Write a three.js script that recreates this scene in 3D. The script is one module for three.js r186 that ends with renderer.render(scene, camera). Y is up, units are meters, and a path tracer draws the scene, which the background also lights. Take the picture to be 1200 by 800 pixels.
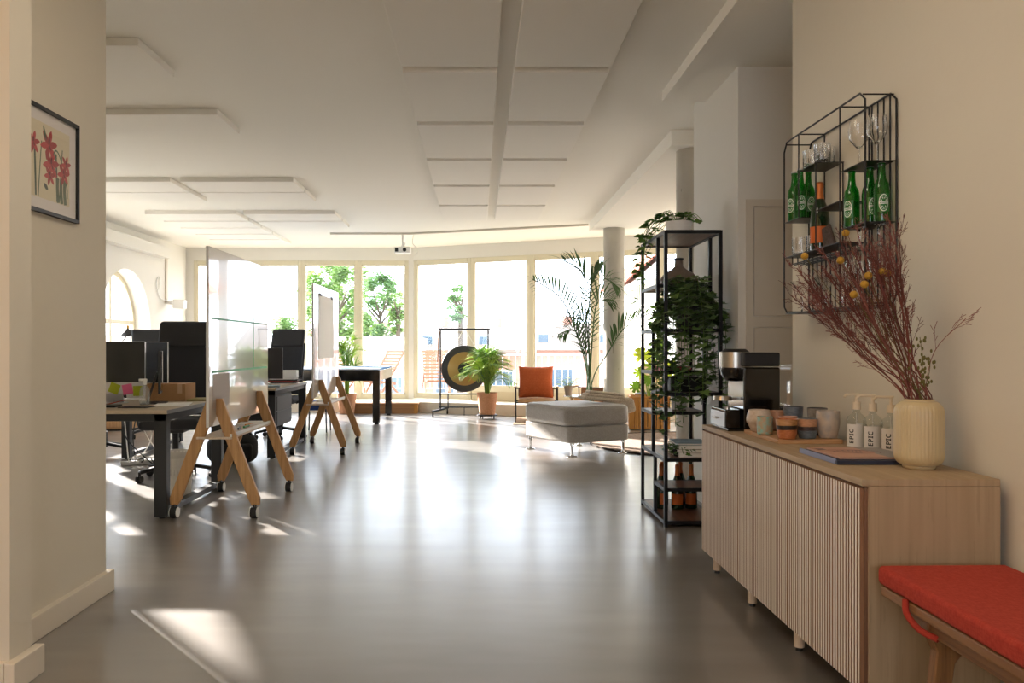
import * as THREE from 'three';
import { RoundedBoxGeometry } from 'three/addons/geometries/RoundedBoxGeometry.js';
import { mergeGeometries } from 'three/addons/utils/BufferGeometryUtils.js';
import { RectAreaLightUniformsLib } from 'three/addons/lights/RectAreaLightUniformsLib.js';

// ---------------------------------------------------------------- camera, sky, sun, exposure
const scene = new THREE.Scene();
const FOCAL = 950, VX = 560.5, VY = 407, EYE = 1.15;          // pixels of the 1200 x 800 frame, metres
const camera = new THREE.PerspectiveCamera(2 * Math.atan(400 / FOCAL) * 180 / Math.PI, 1.5, 0.05, 600);
camera.position.set(0, EYE, 0);
camera.lookAt(0, EYE, -10);
camera.setViewOffset(1200, 800, 600 - VX, 400 - VY, 1200, 800);
camera.updateProjectionMatrix();
const renderer = new THREE.WebGLRenderer({ antialias: true });
renderer.toneMapping = THREE.LinearToneMapping;
renderer.toneMappingExposure = 0.87;
renderer.shadowMap.enabled = true;
scene.background = new THREE.Color().setRGB(0.87, 0.97, 1.1);
scene.backgroundIntensity = 6.5;
const sun = new THREE.DirectionalLight(new THREE.Color().setRGB(1.0, 0.93, 0.86), 48);
const SUNDIR = new THREE.Vector3(-0.64, 0.297, -0.768).normalize();   // towards the sun
sun.position.copy(SUNDIR).multiplyScalar(40).add(new THREE.Vector3(-1, 0, -8));
sun.target.position.set(-1, 0, -8);
sun.castShadow = true;
Object.assign(sun.shadow.camera, { left: -14, right: 14, top: 12, bottom: -12, near: 1, far: 90 });
sun.shadow.mapSize.set(4096, 4096);
sun.shadow.radius = 1.6;
scene.add(sun, sun.target);
RectAreaLightUniformsLib.init();

// ---------------------------------------------------------------- helpers
const V = (x, y, z) => new THREE.Vector3(x, y, z);
const PI = Math.PI;
function rng(seed) { let a = seed >>> 0; return () => { a = (a + 0x6D2B79F5) | 0; let t = Math.imul(a ^ (a >>> 15), 1 | a); t = (t + Math.imul(t ^ (t >>> 7), 61 | t)) ^ t; return ((t ^ (t >>> 14)) >>> 0) / 4294967296; }; }
const at = (px, py, d) => V((px - VX) / FOCAL * d, EYE - (py - VY) / FOCAL * d, -d);     // a pixel at a known distance
const names = {};
function numbered(n) { n = n.replace(/_\d{3}$/, ''); const k = names[n] = (names[n] ?? -1) + 1; return k ? n + '_' + String(k).padStart(3, '0') : n; }
function clean(g) {
  let o = g.index ? g.toNonIndexed() : g;
  for (const k of Object.keys(o.attributes)) if (!['position', 'normal', 'uv'].includes(k)) o.deleteAttribute(k);
  if (!o.attributes.normal) o.computeVertexNormals();
  if (!o.attributes.uv) o.setAttribute('uv', new THREE.BufferAttribute(new Float32Array(o.attributes.position.count * 2), 2));
  o.morphAttributes = {};
  return o;
}
function mg(list) { list = list.flat(9).filter(Boolean); return list.length === 1 ? clean(list[0]) : mergeGeometries(list.map(clean)); }
// uv in metres from the dominant axis of each face; v runs along the long axis (0 x, 1 y, 2 z)
function metric(g, long = 1, s = 1) {
  g = clean(g); const p = g.attributes.position, n = g.attributes.normal, uv = g.attributes.uv;
  for (let i = 0; i < p.count; i += 3) {
    const m = [0, 0, 0];
    for (let k = 0; k < 3; k++) { m[0] += Math.abs(n.getX(i + k)); m[1] += Math.abs(n.getY(i + k)); m[2] += Math.abs(n.getZ(i + k)); }
    const ax = m[0] >= m[1] && m[0] >= m[2] ? 0 : m[1] >= m[2] ? 1 : 2;
    let [a, b] = [0, 1, 2].filter(q => q !== ax); if (a === long) [a, b] = [b, a];
    for (let k = 0; k < 3; k++) { const c = [p.getX(i + k), p.getY(i + k), p.getZ(i + k)]; uv.setXY(i + k, c[a] * s, c[b] * s); }
  }
  return g;
}
const B = (w, h, d, x = 0, y = 0, z = 0, r = 0, seg = 1) => (r ? new RoundedBoxGeometry(w, h, d, seg, Math.min(r, w / 2.01, h / 2.01, d / 2.01)) : new THREE.BoxGeometry(w, h, d)).translate(x, y, z);
const Bx = (x0, x1, y0, y1, z0, z1, r = 0, seg = 1) => B(Math.abs(x1 - x0), Math.abs(y1 - y0), Math.abs(z1 - z0), (x0 + x1) / 2, (y0 + y1) / 2, (z0 + z1) / 2, r, seg);
const Cy = (rt, rb, h, x = 0, y = 0, z = 0, seg = 20, open = false) => new THREE.CylinderGeometry(rt, rb, h, seg, 1, open).translate(x, y, z);
const Sp = (r, x = 0, y = 0, z = 0, seg = 14) => new THREE.SphereGeometry(r, seg, Math.max(6, seg * 0.7 | 0)).translate(x, y, z);
function orient(g, p, q) {                                              // g runs along y with its middle at the origin
  const dir = q.clone().sub(p), m = new THREE.Matrix4().makeRotationFromQuaternion(new THREE.Quaternion().setFromUnitVectors(V(0, 1, 0), dir.clone().normalize()));
  return g.applyMatrix4(m).translate((p.x + q.x) / 2, (p.y + q.y) / 2, (p.z + q.z) / 2);
}
const bar = (p, q, r, r2 = r, seg = 8) => orient(new THREE.CylinderGeometry(r2, r, p.distanceTo(q), seg), p, q);
function beam(p, q, w, t, up = V(0, 0, 1), rr = 0) {                    // a square bar from p to q; t lies along up as near as it can
  const y = q.clone().sub(p).normalize(), x = V().crossVectors(y, up).normalize(), z = V().crossVectors(x, y);
  const L = p.distanceTo(q), g = metric(rr ? new RoundedBoxGeometry(w, L, t, 1, rr) : new THREE.BoxGeometry(w, L, t));
  return g.applyMatrix4(new THREE.Matrix4().makeBasis(x, y, z)).translate((p.x + q.x) / 2, (p.y + q.y) / 2, (p.z + q.z) / 2);
}
const tube = (pts, r, n = 24, rad = 7, closed = false) => new THREE.TubeGeometry(new THREE.CatmullRomCurve3(pts, closed, 'catmullrom', 0.5), n, r, rad, closed);
const poly = (pts, r, rad = 7) => { const c = new THREE.CurvePath(); for (let i = 1; i < pts.length; i++) c.add(new THREE.LineCurve3(pts[i - 1], pts[i])); return new THREE.TubeGeometry(c, (pts.length - 1) * 2, r, rad); };
const lathe = (pts, seg = 28) => new THREE.LatheGeometry(pts.map(([r, y]) => new THREE.Vector2(r, y)), seg);
function spline(pts, n = 24) { return new THREE.SplineCurve(pts.map(([a, b]) => new THREE.Vector2(a, b))).getPoints(n).map(v => [Math.max(v.x, 0), v.y]); }
function prism(pts, depth, bevel = 0) {                                 // outline in x, y; extruded along z, middle at 0
  const s = new THREE.Shape(pts.map(([a, b]) => new THREE.Vector2(a, b)));
  return new THREE.ExtrudeGeometry(s, { depth: depth - 2 * bevel, bevelEnabled: bevel > 0, bevelSize: bevel, bevelThickness: bevel, bevelSegments: 1, curveSegments: 10 }).translate(0, 0, -depth / 2 + bevel);
}
function mesh(name, geos, m, parent, label) {
  const o = new THREE.Mesh(Array.isArray(geos) ? mg(geos) : clean(geos), m);
  o.name = name; o.castShadow = o.receiveShadow = true;
  if (label) o.userData.label = label;
  if (parent) parent.add(o);
  return o;
}
function top(o, name, label, category, group, kind) {
  o.name = numbered(name); o.userData = { label, category };
  if (group) o.userData.group = group;
  if (kind) o.userData.kind = kind;
  scene.add(o); return o;
}
function thing(name, label, category, [x, y, z] = [0, 0, 0], turn = 0, group) {
  const g = new THREE.Group(); top(g, name, label, category, group);
  g.position.set(x, y, z); g.rotation.y = turn; return g;
}
const single = (name, geos, m, label, category, [x, y, z] = [0, 0, 0], turn = 0, group, kind) => {
  const o = mesh(name, geos, m); top(o, name, label, category, group, kind);
  o.position.set(x, y, z); o.rotation.y = turn; return o;
};
function dup(root, [x, y, z], turn, label, group) {
  const r = root.clone(); const ud = { ...root.userData }; r.name = numbered(root.name); r.userData = ud; scene.add(r);
  r.position.set(x, y, z); if (turn !== undefined && turn !== null) r.rotation.y = turn;
  if (label) ud.label = label; if (group) ud.group = group;
  return r;
}
function struct(name, geos, m, label, parent) {
  const o = geos ? mesh(name, geos, m) : new THREE.Group();
  o.name = name; o.userData.kind = 'structure'; o.userData.label = label;
  (parent || scene).add(o); return o;
}

// ---------------------------------------------------------------- textures
const H = (x, y, s) => { let h = Math.imul(x, 374761393) ^ Math.imul(y, 668265263) ^ Math.imul(s, 1274126177); h = Math.imul(h ^ (h >>> 13), 1274126177); return ((h ^ (h >>> 16)) >>> 0) / 4294967296; };
function vnoise(x, y, per, perY, s) {
  const xi = Math.floor(x), yi = Math.floor(y), f = x - xi, g = y - yi, u = f * f * (3 - 2 * f), v = g * g * (3 - 2 * g), w = (a, p) => ((a % p) + p) % p;
  const a = H(w(xi, per), w(yi, perY), s), b = H(w(xi + 1, per), w(yi, perY), s), c = H(w(xi, per), w(yi + 1, perY), s), d = H(w(xi + 1, per), w(yi + 1, perY), s);
  return a + (b - a) * u + (c - a) * v + (a - b - c + d) * u * v;
}
function fbm(u, v, fx, fy, oct, s) { let t = 0, k = 0.5, n = 0; for (let i = 0; i < oct; i++) { t += k * vnoise(u * fx, v * fy, fx, fy, s + i); n += k; k *= 0.5; fx *= 2; fy *= 2; } return t / n; }
function tex(w, h, fn, srgb = true, rep = [1, 1], dither = 1.5) {
  const a = new Uint8Array(w * h * 4);
  for (let y = 0; y < h; y++) for (let x = 0; x < w; x++) { const c = fn(x / w, y / h), i = (y * w + x) * 4; const q = (H(x, y, 7) - 0.5) * dither; a[i] = cl(c[0] + q); a[i + 1] = cl(c[1] + q); a[i + 2] = cl(c[2] + q); a[i + 3] = 255; }
  const t = new THREE.DataTexture(a, w, h); t.wrapS = t.wrapT = THREE.RepeatWrapping; t.magFilter = t.minFilter = THREE.LinearFilter;
  if (srgb) t.colorSpace = THREE.SRGBColorSpace; t.repeat.set(...rep); t.needsUpdate = true; return t;
}
function texF(w, h, fn, srgb, rep) {                                 // the same in floating point, for smooth wide gradients
  const a = new Float32Array(w * h * 4);
  for (let y = 0; y < h; y++) for (let x = 0; x < w; x++) { const c = fn(x / w, y / h), i = (y * w + x) * 4; a[i] = c[0] / 255; a[i + 1] = c[1] / 255; a[i + 2] = c[2] / 255; a[i + 3] = 1; }
  const t = new THREE.DataTexture(a, w, h, THREE.RGBAFormat, THREE.FloatType); t.wrapS = t.wrapT = THREE.RepeatWrapping; t.magFilter = t.minFilter = THREE.LinearFilter;
  if (srgb) t.colorSpace = THREE.SRGBColorSpace; t.repeat.set(...rep); t.needsUpdate = true; return t;
}
const cl = v => Math.max(0, Math.min(255, v));
const hex = h => [(h >> 16) & 255, (h >> 8) & 255, h & 255];
const lerp3 = (a, b, t) => [cl(a[0] + (b[0] - a[0]) * t), cl(a[1] + (b[1] - a[1]) * t), cl(a[2] + (b[2] - a[2]) * t)];
function woodTex(light, dark, seed, w = 256, h = 256, rep = [2.2, 0.7]) {
  const L = hex(light), D = hex(dark);
  return tex(w, h, (u, v) => {
    const warp = fbm(u, v, 3, 2, 3, seed) * 1.4, ring = 0.5 + 0.5 * Math.sin((u * 9 + warp * 1.6) * 6.283), fine = vnoise(u * 96, v * 5, 96, 5, seed + 9), pore = vnoise(u * 128, v * 12, 128, 12, seed + 20);
    return lerp3(L, D, 0.25 * ring + 0.4 * fine + (pore > 0.8 ? 0.3 : 0) + 0.12 * (warp - 0.7));
  }, true, rep);
}
const plasterBump = tex(256, 256, (u, v) => { const n = 255 * (0.6 * fbm(u, v, 12, 12, 4, 5) + 0.4 * fbm(u, v, 60, 60, 2, 15)); return [n, n, n]; }, false, [0.7, 0.7]);
const weave = tex(128, 128, (u, v) => { const a = Math.sin(u * 6.283 * 32), b = Math.sin(v * 6.283 * 32), n = 128 + 60 * (Math.abs(a) - Math.abs(b)) + 70 * (fbm(u, v, 32, 32, 2, 3) - 0.5); return [cl(n), cl(n), cl(n)]; }, false, [9, 9]);
function clothTex(base, amount, seed) { const c = hex(base); return tex(128, 128, (u, v) => { const n = (vnoise(u * 64, v * 16, 64, 16, seed) + vnoise(u * 16, v * 64, 16, 64, seed + 1) - 1) * amount; return [cl(c[0] + n), cl(c[1] + n), cl(c[2] + n)]; }, true, [6, 6]); }
function canvasTex(w, h, draw) { const c = document.createElement('canvas'); c.width = w; c.height = h; draw(c.getContext('2d'), w, h); const t = new THREE.CanvasTexture(c); t.colorSpace = THREE.SRGBColorSpace; return t; }

// ---------------------------------------------------------------- materials
const S = o => new THREE.MeshStandardMaterial({ roughness: 0.6, ...o });
const P = o => new THREE.MeshPhysicalMaterial({ roughness: 0.5, ...o });
const M = {};
M.wall = S({ color: 0xdad2c1, roughness: 0.9, bumpMap: plasterBump, bumpScale: 0.0012 });
M.wallWhite = S({ color: 0xe0ddd5, roughness: 0.9, bumpMap: plasterBump, bumpScale: 0.0012 });
M.ceiling = S({ color: 0xf0ece2, roughness: 0.92, bumpMap: plasterBump, bumpScale: 0.001 });
M.panel = S({ color: 0xf0ece3, roughness: 0.95, bumpMap: weave, bumpScale: 0.0004 });
M.doorPaint = S({ color: 0xd3cbbd, roughness: 0.6 });
M.skirting = S({ color: 0xded4c3, roughness: 0.55 });
M.frame = S({ color: 0xd9d1b8, roughness: 0.5 });
M.sill = S({ color: 0xcfc2a4, roughness: 0.6 });
const concrete = hex(0x857f78), concreteD = hex(0x605a54);
M.floor = P({
  roughness: 1, ior: 1.75, clearcoat: 0.5, clearcoatRoughness: 0.19,
  map: texF(1024, 1024, (u, v) => lerp3(concrete, concreteD, (fbm(u, v, 3, 3, 5, 31) - 0.5) * 1.7 + (fbm(u, v, 9, 34, 3, 77) - 0.5) * 0.7 + 0.4), true, [1 / 4.7, 1 / 4.7]),
  roughnessMap: texF(512, 512, (u, v) => { const n = 255 * (0.35 + 0.07 * (fbm(u, v, 5, 14, 3, 91) - 0.5)); return [n, n, n]; }, false, [1 / 3.1, 1 / 3.1]),
});
M.columnConcrete = S({ roughness: 0.8, map: tex(256, 256, (u, v) => { const n = fbm(u, v, 6, 6, 4, 8), p = vnoise(u * 24, v * 24, 24, 24, 44) > 0.93 ? -34 : 0; return [cl(176 + 34 * n - 10 + p), cl(171 + 34 * n - 10 + p), cl(160 + 34 * n - 10 + p)]; }, true, [1, 1]) });
M.glass = P({ color: 0xffffff, transmission: 1, thickness: 0, roughness: 0, ior: 1.45 });
M.black = S({ color: 0x17181a, roughness: 0.45 });
M.blackMetal = S({ color: 0x1b1c1e, roughness: 0.42, metalness: 0.4 });
M.blackGloss = P({ color: 0x0c0c0d, roughness: 0.12, clearcoat: 0.7, clearcoatRoughness: 0.08 });
M.screen = P({ color: 0x060708, roughness: 0.06, clearcoat: 1, clearcoatRoughness: 0.03 });
M.deskFrame = S({ color: 0x26282a, roughness: 0.5, metalness: 0.15 });
M.chrome = S({ color: 0xd8d8d8, roughness: 0.15, metalness: 1 });
M.steel = S({ color: 0xb7b0a6, roughness: 0.28, metalness: 1 });
M.alu = S({ color: 0xc9cacc, roughness: 0.4, metalness: 0.8 });
M.white = S({ color: 0xe9e8e4, roughness: 0.5 });
M.paper = S({ color: 0xf6f4ef, roughness: 0.85 });
M.plastic = S({ color: 0xdedbd2, roughness: 0.4 });
M.oak = S({ roughness: 0.55, map: woodTex(0xc79a63, 0x96683a, 101) });
M.oakPale = S({ roughness: 0.6, map: woodTex(0xdcc9b2, 0xbfa88e, 131) });
M.beech = S({ roughness: 0.5, map: woodTex(0xc49a6c, 0x9c7048, 151) });
M.walnut = S({ roughness: 0.45, map: woodTex(0x7a5236, 0x4a2f1e, 171) });
M.benchWood = S({ roughness: 0.45, map: woodTex(0x94693f, 0x654325, 191) });
M.teak = S({ roughness: 0.65, map: woodTex(0xb58a74, 0x8c604c, 211) });
M.stepWood = S({ roughness: 0.55, map: woodTex(0xb08050, 0x8a5f38, 231) });
M.crateWood = S({ roughness: 0.6, map: woodTex(0xc98f45, 0x9a6526, 251) });
M.terracotta = S({ roughness: 0.85, map: clothTex(0xc08a66, 22, 5) });
M.soil = S({ color: 0x30231a, roughness: 1 });
M.rubber = S({ color: 0x1c1c1c, roughness: 0.7 });

// ---------------------------------------------------------------- the room
const slab = (pts, y0, y1) => metric(prism(pts, y1 - y0).rotateX(-PI / 2).translate(0, (y0 + y1) / 2, 0), 2);   // plan outline in (x, distance)
const CEIL = 3.01;
const plan = [[-5.8, -3], [2.9, -3], [2.9, 5.2], [4.5, 5.2], [4.5, 12.87], [-1.13, 15.36], [-5.8, 15.36]];
struct('floor', slab(plan, -0.12, 0), M.floor, 'polished grey concrete floor');
struct('ceiling', slab(plan, CEIL, CEIL + 0.2), M.ceiling, 'white plaster ceiling');
// right side
struct('wall_right', metric(Bx(1.62, 1.82, 0, CEIL, 3, -4.18)), M.wall, 'beige plaster wall behind the slatted sideboard');
struct('wall_recess', metric(Bx(2.7, 2.9, 0, CEIL, 3, -5.16)), M.wall, 'side wall of the recess beside the cupboard doors');
struct('wall_block', metric(Bx(1.653, 4.3, 0, CEIL, -5.157, -6.22)), M.wallWhite, 'projecting wall block behind the black shelf');
struct('wall_side', metric(Bx(4.3, 4.5, 0, CEIL, -5.2, -13.2)), M.wallWhite, 'side wall of the lounge corner');
const soffit = struct('trim_1', metric(Bx(1.336, 2.7, 2.936, CEIL + 0.01, 3, -5.89)), M.ceiling, 'shallow dropped ceiling strip along the right wall');
struct('trim_2', metric(Bx(1.652, 2.3, 2.88, CEIL + 0.01, -6.93, -12.08)), M.ceiling, 'ceiling beam carried by two concrete columns');
// built-in cupboard doors in the recess
{
  const d = struct('door_1', null, null, 'beige built-in cupboard doors in the recess');
  const z = -5.157, f = 0.014;
  mesh('door_casing', [Bx(1.7, 1.748, 0, 2.09, z, z + f), Bx(1.748, 2.6, 2.045, 2.09, z, z + f), Bx(1.748, 2.6, 1.28, 1.345, z, z + f), Bx(2.6, 2.65, 0, 2.09, z, z + f)].map(g => metric(g)), M.doorPaint, d);
  mesh('door_panel', metric(Bx(1.753, 2.595, 1.35, 2.04, z, z + 0.009, 0.002)), M.doorPaint, d);
  mesh('door_panel', metric(Bx(1.753, 2.595, 0.05, 1.275, z, z + 0.009, 0.002)), M.doorPaint, d);
}
// left side: the partition, its jamb and skirting
struct('wall_left', metric(Bx(-5.6, -1.755, 0, CEIL, -2.8, -3.82)), M.wall, 'beige partition wall carrying the framed flower picture');
struct('wall_jamb', metric(Bx(-5.6, -1.572, 0, CEIL, -2.72, -2.85)), M.wall, 'projecting door jamb beside the partition wall');
struct('baseboard_left', [metric(Bx(-1.76, -1.727, 0, 0.1, -2.85, -3.852, 0.004), 2), metric(Bx(-5.46, -1.761, 0, 0.1, -3.82, -3.85, 0.004), 0)], M.skirting, 'low beige skirting board of the partition');
struct('baseboard_jamb', [metric(Bx(-1.576, -1.54, 0, 0.1, -2.69, -2.882, 0.004), 2), metric(Bx(-3, -1.577, 0, 0.1, -2.72, -2.69, 0.004), 0)], M.skirting, 'low beige skirting board of the jamb');
struct('wall_hall', metric(Bx(-3.2, -3, 0, CEIL, 3, -2.75)), M.wall, 'side wall of the hall');
{
  const x0 = -1.9, x1 = 0.9, y0 = 0.85, y1 = 2.45;
  struct('wall_back', [Bx(-3.2, x0, 0, CEIL, 2.8, 3), Bx(x1, 2.9, 0, CEIL, 2.8, 3), Bx(x0, x1, 0, y0, 2.8, 3), Bx(x0, x1, y1, CEIL, 2.8, 3)].map(g => metric(g)), M.wall, 'end wall of the hall around the added window');
  const w = struct('window_13', null, null, 'added unseen window that lights the near walls');  // unseen opening added so sky light reaches the near walls from behind
  mesh('window_frame', [Bx(x0, x0 + 0.06, y0, y1, 2.86, 2.92), Bx(x1 - 0.06, x1, y0, y1, 2.86, 2.92), Bx(-0.53, -0.47, y0, y1, 2.86, 2.92), Bx(x0, x1, y0, y0 + 0.06, 2.86, 2.92), Bx(x0, x1, y1 - 0.06, y1, 2.86, 2.92)], M.frame, w);
  mesh('pane', new THREE.PlaneGeometry(x1 - x0 - 0.08, y1 - y0 - 0.08).translate((x0 + x1) / 2, (y0 + y1) / 2, 2.89), M.glass, w);
}
// far left wall with two arched windows
const archShape = (c, hw, y0, spring, path) => { path.moveTo(c - hw, y0); path.lineTo(c - hw, spring); path.absarc(c, spring, hw, PI, 0, true); path.lineTo(c + hw, y0); path.lineTo(c - hw, y0); return path; };
const LW = -5.46, ARCH = [12.6, 10.62, 8.65];
{
  const s = new THREE.Shape([[3.5, 0], [15.36, 0], [15.36, CEIL], [3.5, CEIL]].map(([a, b]) => new THREE.Vector2(a, b)));
  for (const c of ARCH) s.holes.push(archShape(c, 0.9, 0.75, 1.47, new THREE.Path()));
  const g = new THREE.ExtrudeGeometry(s, { depth: 0.32, bevelEnabled: false, curveSegments: 40 }).translate(0, 0, -0.32).rotateY(PI / 2).translate(LW, 0, 0);
  struct('wall_far_left', metric(g), M.wallWhite, 'white side wall with arched windows');
  ARCH.forEach((c, i) => {
    const w = struct(`window_${10 + i}`, null, null, 'arched window in a deep white reveal');
    const o = archShape(c, 0.9, 0.75, 1.47, new THREE.Shape()); o.holes.push(archShape(c, 0.82, 0.83, 1.47, new THREE.Path()));
    mesh('window_frame', [new THREE.ExtrudeGeometry(o, { depth: 0.06, bevelEnabled: false, curveSegments: 40 }), Bx(c - 0.045, c + 0.045, 0.8, 2.31, 0.005, 0.055), Bx(c - 0.85, c - 0.045, 1.53, 1.59, 0.005, 0.055), Bx(c + 0.045, c + 0.85, 1.53, 1.59, 0.005, 0.055)].map(g => g.translate(0, 0, -0.03).rotateY(PI / 2).translate(LW - 0.28, 0, 0)), M.frame, w);
    mesh('pane', new THREE.ShapeGeometry(archShape(c, 0.83, 0.82, 1.47, new THREE.Shape()), 40).rotateY(PI / 2).translate(LW - 0.28, 0, 0), M.glass, w);
  });
}
struct('trim_3', metric(Bx(LW, -5.3, 2.68, 2.86, -4, -13.95, 0.005), 2), M.wallWhite, 'long white pelmet box along the side wall');
// window wall: a straight run on the left, a run that comes nearer on the right
const WTOP = 2.774, JOIN = [-1.21, 15.2], SL = -0.443;
const onRight = X => [X, 15.2 + SL * (X + 1.21)];
function glazing(n, a, b, y0, label) {
  const L = Math.hypot(b[0] - a[0], b[1] - a[1]), w = struct(`window_${n}`, null, null, label);
  w.position.set(a[0], 0, -a[1]); w.rotation.y = Math.atan2(b[1] - a[1], b[0] - a[0]);
  const e = 0.062, t = 0.045;
  mesh('window_frame', [Bx(0, e, y0, WTOP, -t, t, 0.006), Bx(L - e, L, y0, WTOP, -t, t, 0.006), Bx(e, L - e, y0, y0 + 0.09, -t, t, 0.006), Bx(e, L - e, WTOP - 0.075, WTOP, -t, t, 0.006)], M.frame, w);
  mesh('glazing_bead', [Bx(e, e + 0.018, y0 + 0.09, WTOP - 0.075, -0.02, 0.03), Bx(L - e - 0.018, L - e, y0 + 0.09, WTOP - 0.075, -0.02, 0.03), Bx(e, L - e, y0 + 0.09, y0 + 0.108, -0.02, 0.03), Bx(e, L - e, WTOP - 0.093, WTOP - 0.075, -0.02, 0.03)], M.frame, w);
  mesh('pane', new THREE.PlaneGeometry(L - 2 * e - 0.02, WTOP - y0 - 0.17).translate(L / 2, (WTOP + y0) / 2 + 0.008, 0), M.glass, w);
  return w;
}
const leftCuts = [228, 290, 354, 420, 479].map(px => (px - VX) / FOCAL * 15.2);
for (let i = 0; i < 4; i++) glazing(i + 1, [leftCuts[i], 15.2], [leftCuts[i + 1], 15.2], 0.19, 'tall cream framed window of the straight run');
const rightCuts = [-1.19, -0.12, 0.935, 1.985, 3.03, 4.08].map(onRight);
for (let i = 0; i < 5; i++) glazing(i + 5, rightCuts[i], rightCuts[i + 1], i ? 0.36 : 0.2, 'tall cream framed window of the angled run');
struct('wall_windows', [metric(Bx(LW - 0.3, -1.15, WTOP, CEIL, -15.14, -15.36)), slab([[-1.21, 15.14], [4.4, 12.66], [4.5, 12.84], [-1.13, 15.36]], WTOP, CEIL), metric(Bx(LW, leftCuts[0], 0, WTOP, -15.15, -15.3)), slab([[4.06, 12.8], [4.4, 12.65], [4.45, 12.8], [4.12, 12.95]], 0, WTOP)], M.wallWhite, 'white wall band over the row of windows');
struct('wall_corner_post', [metric(Bx(leftCuts[4], -1.21, 0.19, WTOP, -15.14, -15.27))], M.wallWhite, 'white corner post between the two window runs');
struct('trim_4', slab([rightCuts[1], onRight(4.2), [4.2, 13.0], [-0.12, 14.95]].map(([x, d], i) => [x, d + (i < 2 ? -0.04 : 0)]), 0.17, 0.36), M.sill, 'beige panel under the angled windows');
struct('trim_5', slab([[LW, 14.42], [-1.3, 14.42], [4.28, 12.05], [4.28, 12.9], [-1.13, 15.3], [LW, 15.3]], 0, 0.19), M.skirting, 'low white plinth running under all the windows');
struct('trim_6', [metric(Bx(-2.4, -1.1, CEIL - 0.03, CEIL, -13.13, -13.17)), beam(V(-1.1, CEIL - 0.015, -13.15), V(1.66, CEIL - 0.015, -12.2), 0.04, 0.03, V(0, 1, 0))], M.doorPaint, 'thin ceiling track running parallel to the windows');
// columns
function column(x, d, label) { single('column', [Cy(0.152, 0.152, 2.88, 0, 1.44, 0, 48)], M.columnConcrete, label, 'column', [x, 0, -d]); }
column(1.975, 11.8, 'round bare concrete column rising behind the grey ottoman');
column(1.9, 7.15, 'round concrete column half hidden behind the wall block');

// acoustic ceiling panels
{
  const long = metric(B(0.624, 0.05, 1.162, 0, CEIL - 0.025, 0, 0.004), 2), wide = metric(B(1.24, 0.05, 0.585, 0, CEIL - 0.025, 0, 0.004), 0);
  const put = (g, x, d, label, group) => single('ceiling_panel', g, M.panel, label, 'ceiling panel', [x, 0, -d], 0, group);
  for (let k = 0; k < 6; k++) for (const x of [-0.187, 0.547]) put(long, x, 5.234 + 1.265 * k - 0.581, 'white acoustic panel in the double row down the middle of the ceiling', 'panels of the double ceiling row');
  put(wide, -2.66, 5.155, 'single white acoustic ceiling panel nearest the partition wall');
  put(wide, -2.65, 6.6, 'single white acoustic ceiling panel over the desk with the sticky notes');
  for (const d of [9.15, 9.78]) for (const x of [-2.64, -3.99]) put(wide, x, d, 'white acoustic panel in the block of four above the desks', 'block of four ceiling panels');
  for (let k = 0; k < 5; k++) for (const x of k < 2 ? [-2.57, -3.91] : [-3.91]) put(wide, x, 11.3 + 0.66 * k, 'white acoustic panel in the close rows before the arched window', 'ceiling panels close to the far windows');
}
// projector
{
  const p = at(472, 293.5, 13.2), t = thing('projector', 'small white projector hanging from a ceiling arm', 'projector', [p.x, p.y, p.z]);
  mesh('case', B(0.26, 0.1, 0.24, 0, 0, 0, 0.015, 2), M.white, t);
  mesh('lens', Cy(0.03, 0.03, 0.03, 0, 0, 0, 20).rotateX(PI / 2).translate(0.04, 0, 0.13), M.black, t);
  mesh('vent', B(0.05, 0.06, 0.006, -0.09, 0, 0.121), M.deskFrame, t);
  mesh('mount', [bar(V(0, 0.05, 0), V(0.02, 0.13, 0), 0.03), bar(V(0, 0.12, 0), V(0, CEIL - p.y, 0), 0.018), Cy(0.05, 0.05, 0.012, 0, CEIL - p.y - 0.006, 0)], M.white, t);
  mesh('cable', tube([V(0.1, 0, -0.1), V(0.2, -0.06, -0.06), V(0.24, 0.02, 0), V(0.16, 0.12, 0), V(0.18, CEIL - p.y, 0)], 0.006), M.plastic, t);
}
// wall speaker with its conduit, on the far left wall
{
  const t = thing('wall_speaker', 'small white speaker on a wall bracket beside the arched window', 'speaker', [LW, 1.93, -14.15]);
  mesh('conduit', Bx(0, 0.03, 0, 0.78, -0.03, 0.03), M.doorPaint, t);
  mesh('bracket', [bar(V(0, 0, 0), V(0.14, -0.01, 0), 0.025), Sp(0.04, 0.12, 0, 0)], M.white, t);
  mesh('case', B(0.2, 0.16, 0.16, 0.26, -0.01, 0.02, 0.02, 2).rotateZ(-0.06), M.white, t);
  mesh('cable', tube([V(0.05, 0.03, 0), V(0.02, 0.08, 0.3), V(0.02, 0.3, 0.45), V(0.02, 0.42, 0.36), V(0.02, 0.35, 0.3), V(0.02, 0.2, 0.36)], 0.008), M.white, t);
}
// hall lamp behind the camera
{
  const p = V(-2.0, 2.2, 0.2), t = thing('pendant_lamp', 'warm pendant lamp hanging in the hall', 'lamp', [p.x, p.y, p.z]);
  mesh('cord', bar(V(0, 0.16, 0), V(0, CEIL - p.y, 0), 0.004), M.black, t);
  mesh('lamp_globe', Sp(0.16, 0, 0, 0, 24), P({ color: 0xfff1dc, roughness: 0.9, emissive: 0xffc37a, emissiveIntensity: 1.2 }), t);
  const l = new THREE.PointLight(new THREE.Color().setRGB(1, 0.6, 0.28), 5); l.position.copy(p); l.castShadow = true; l.shadow.radius = 7; scene.add(l);
}
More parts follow.
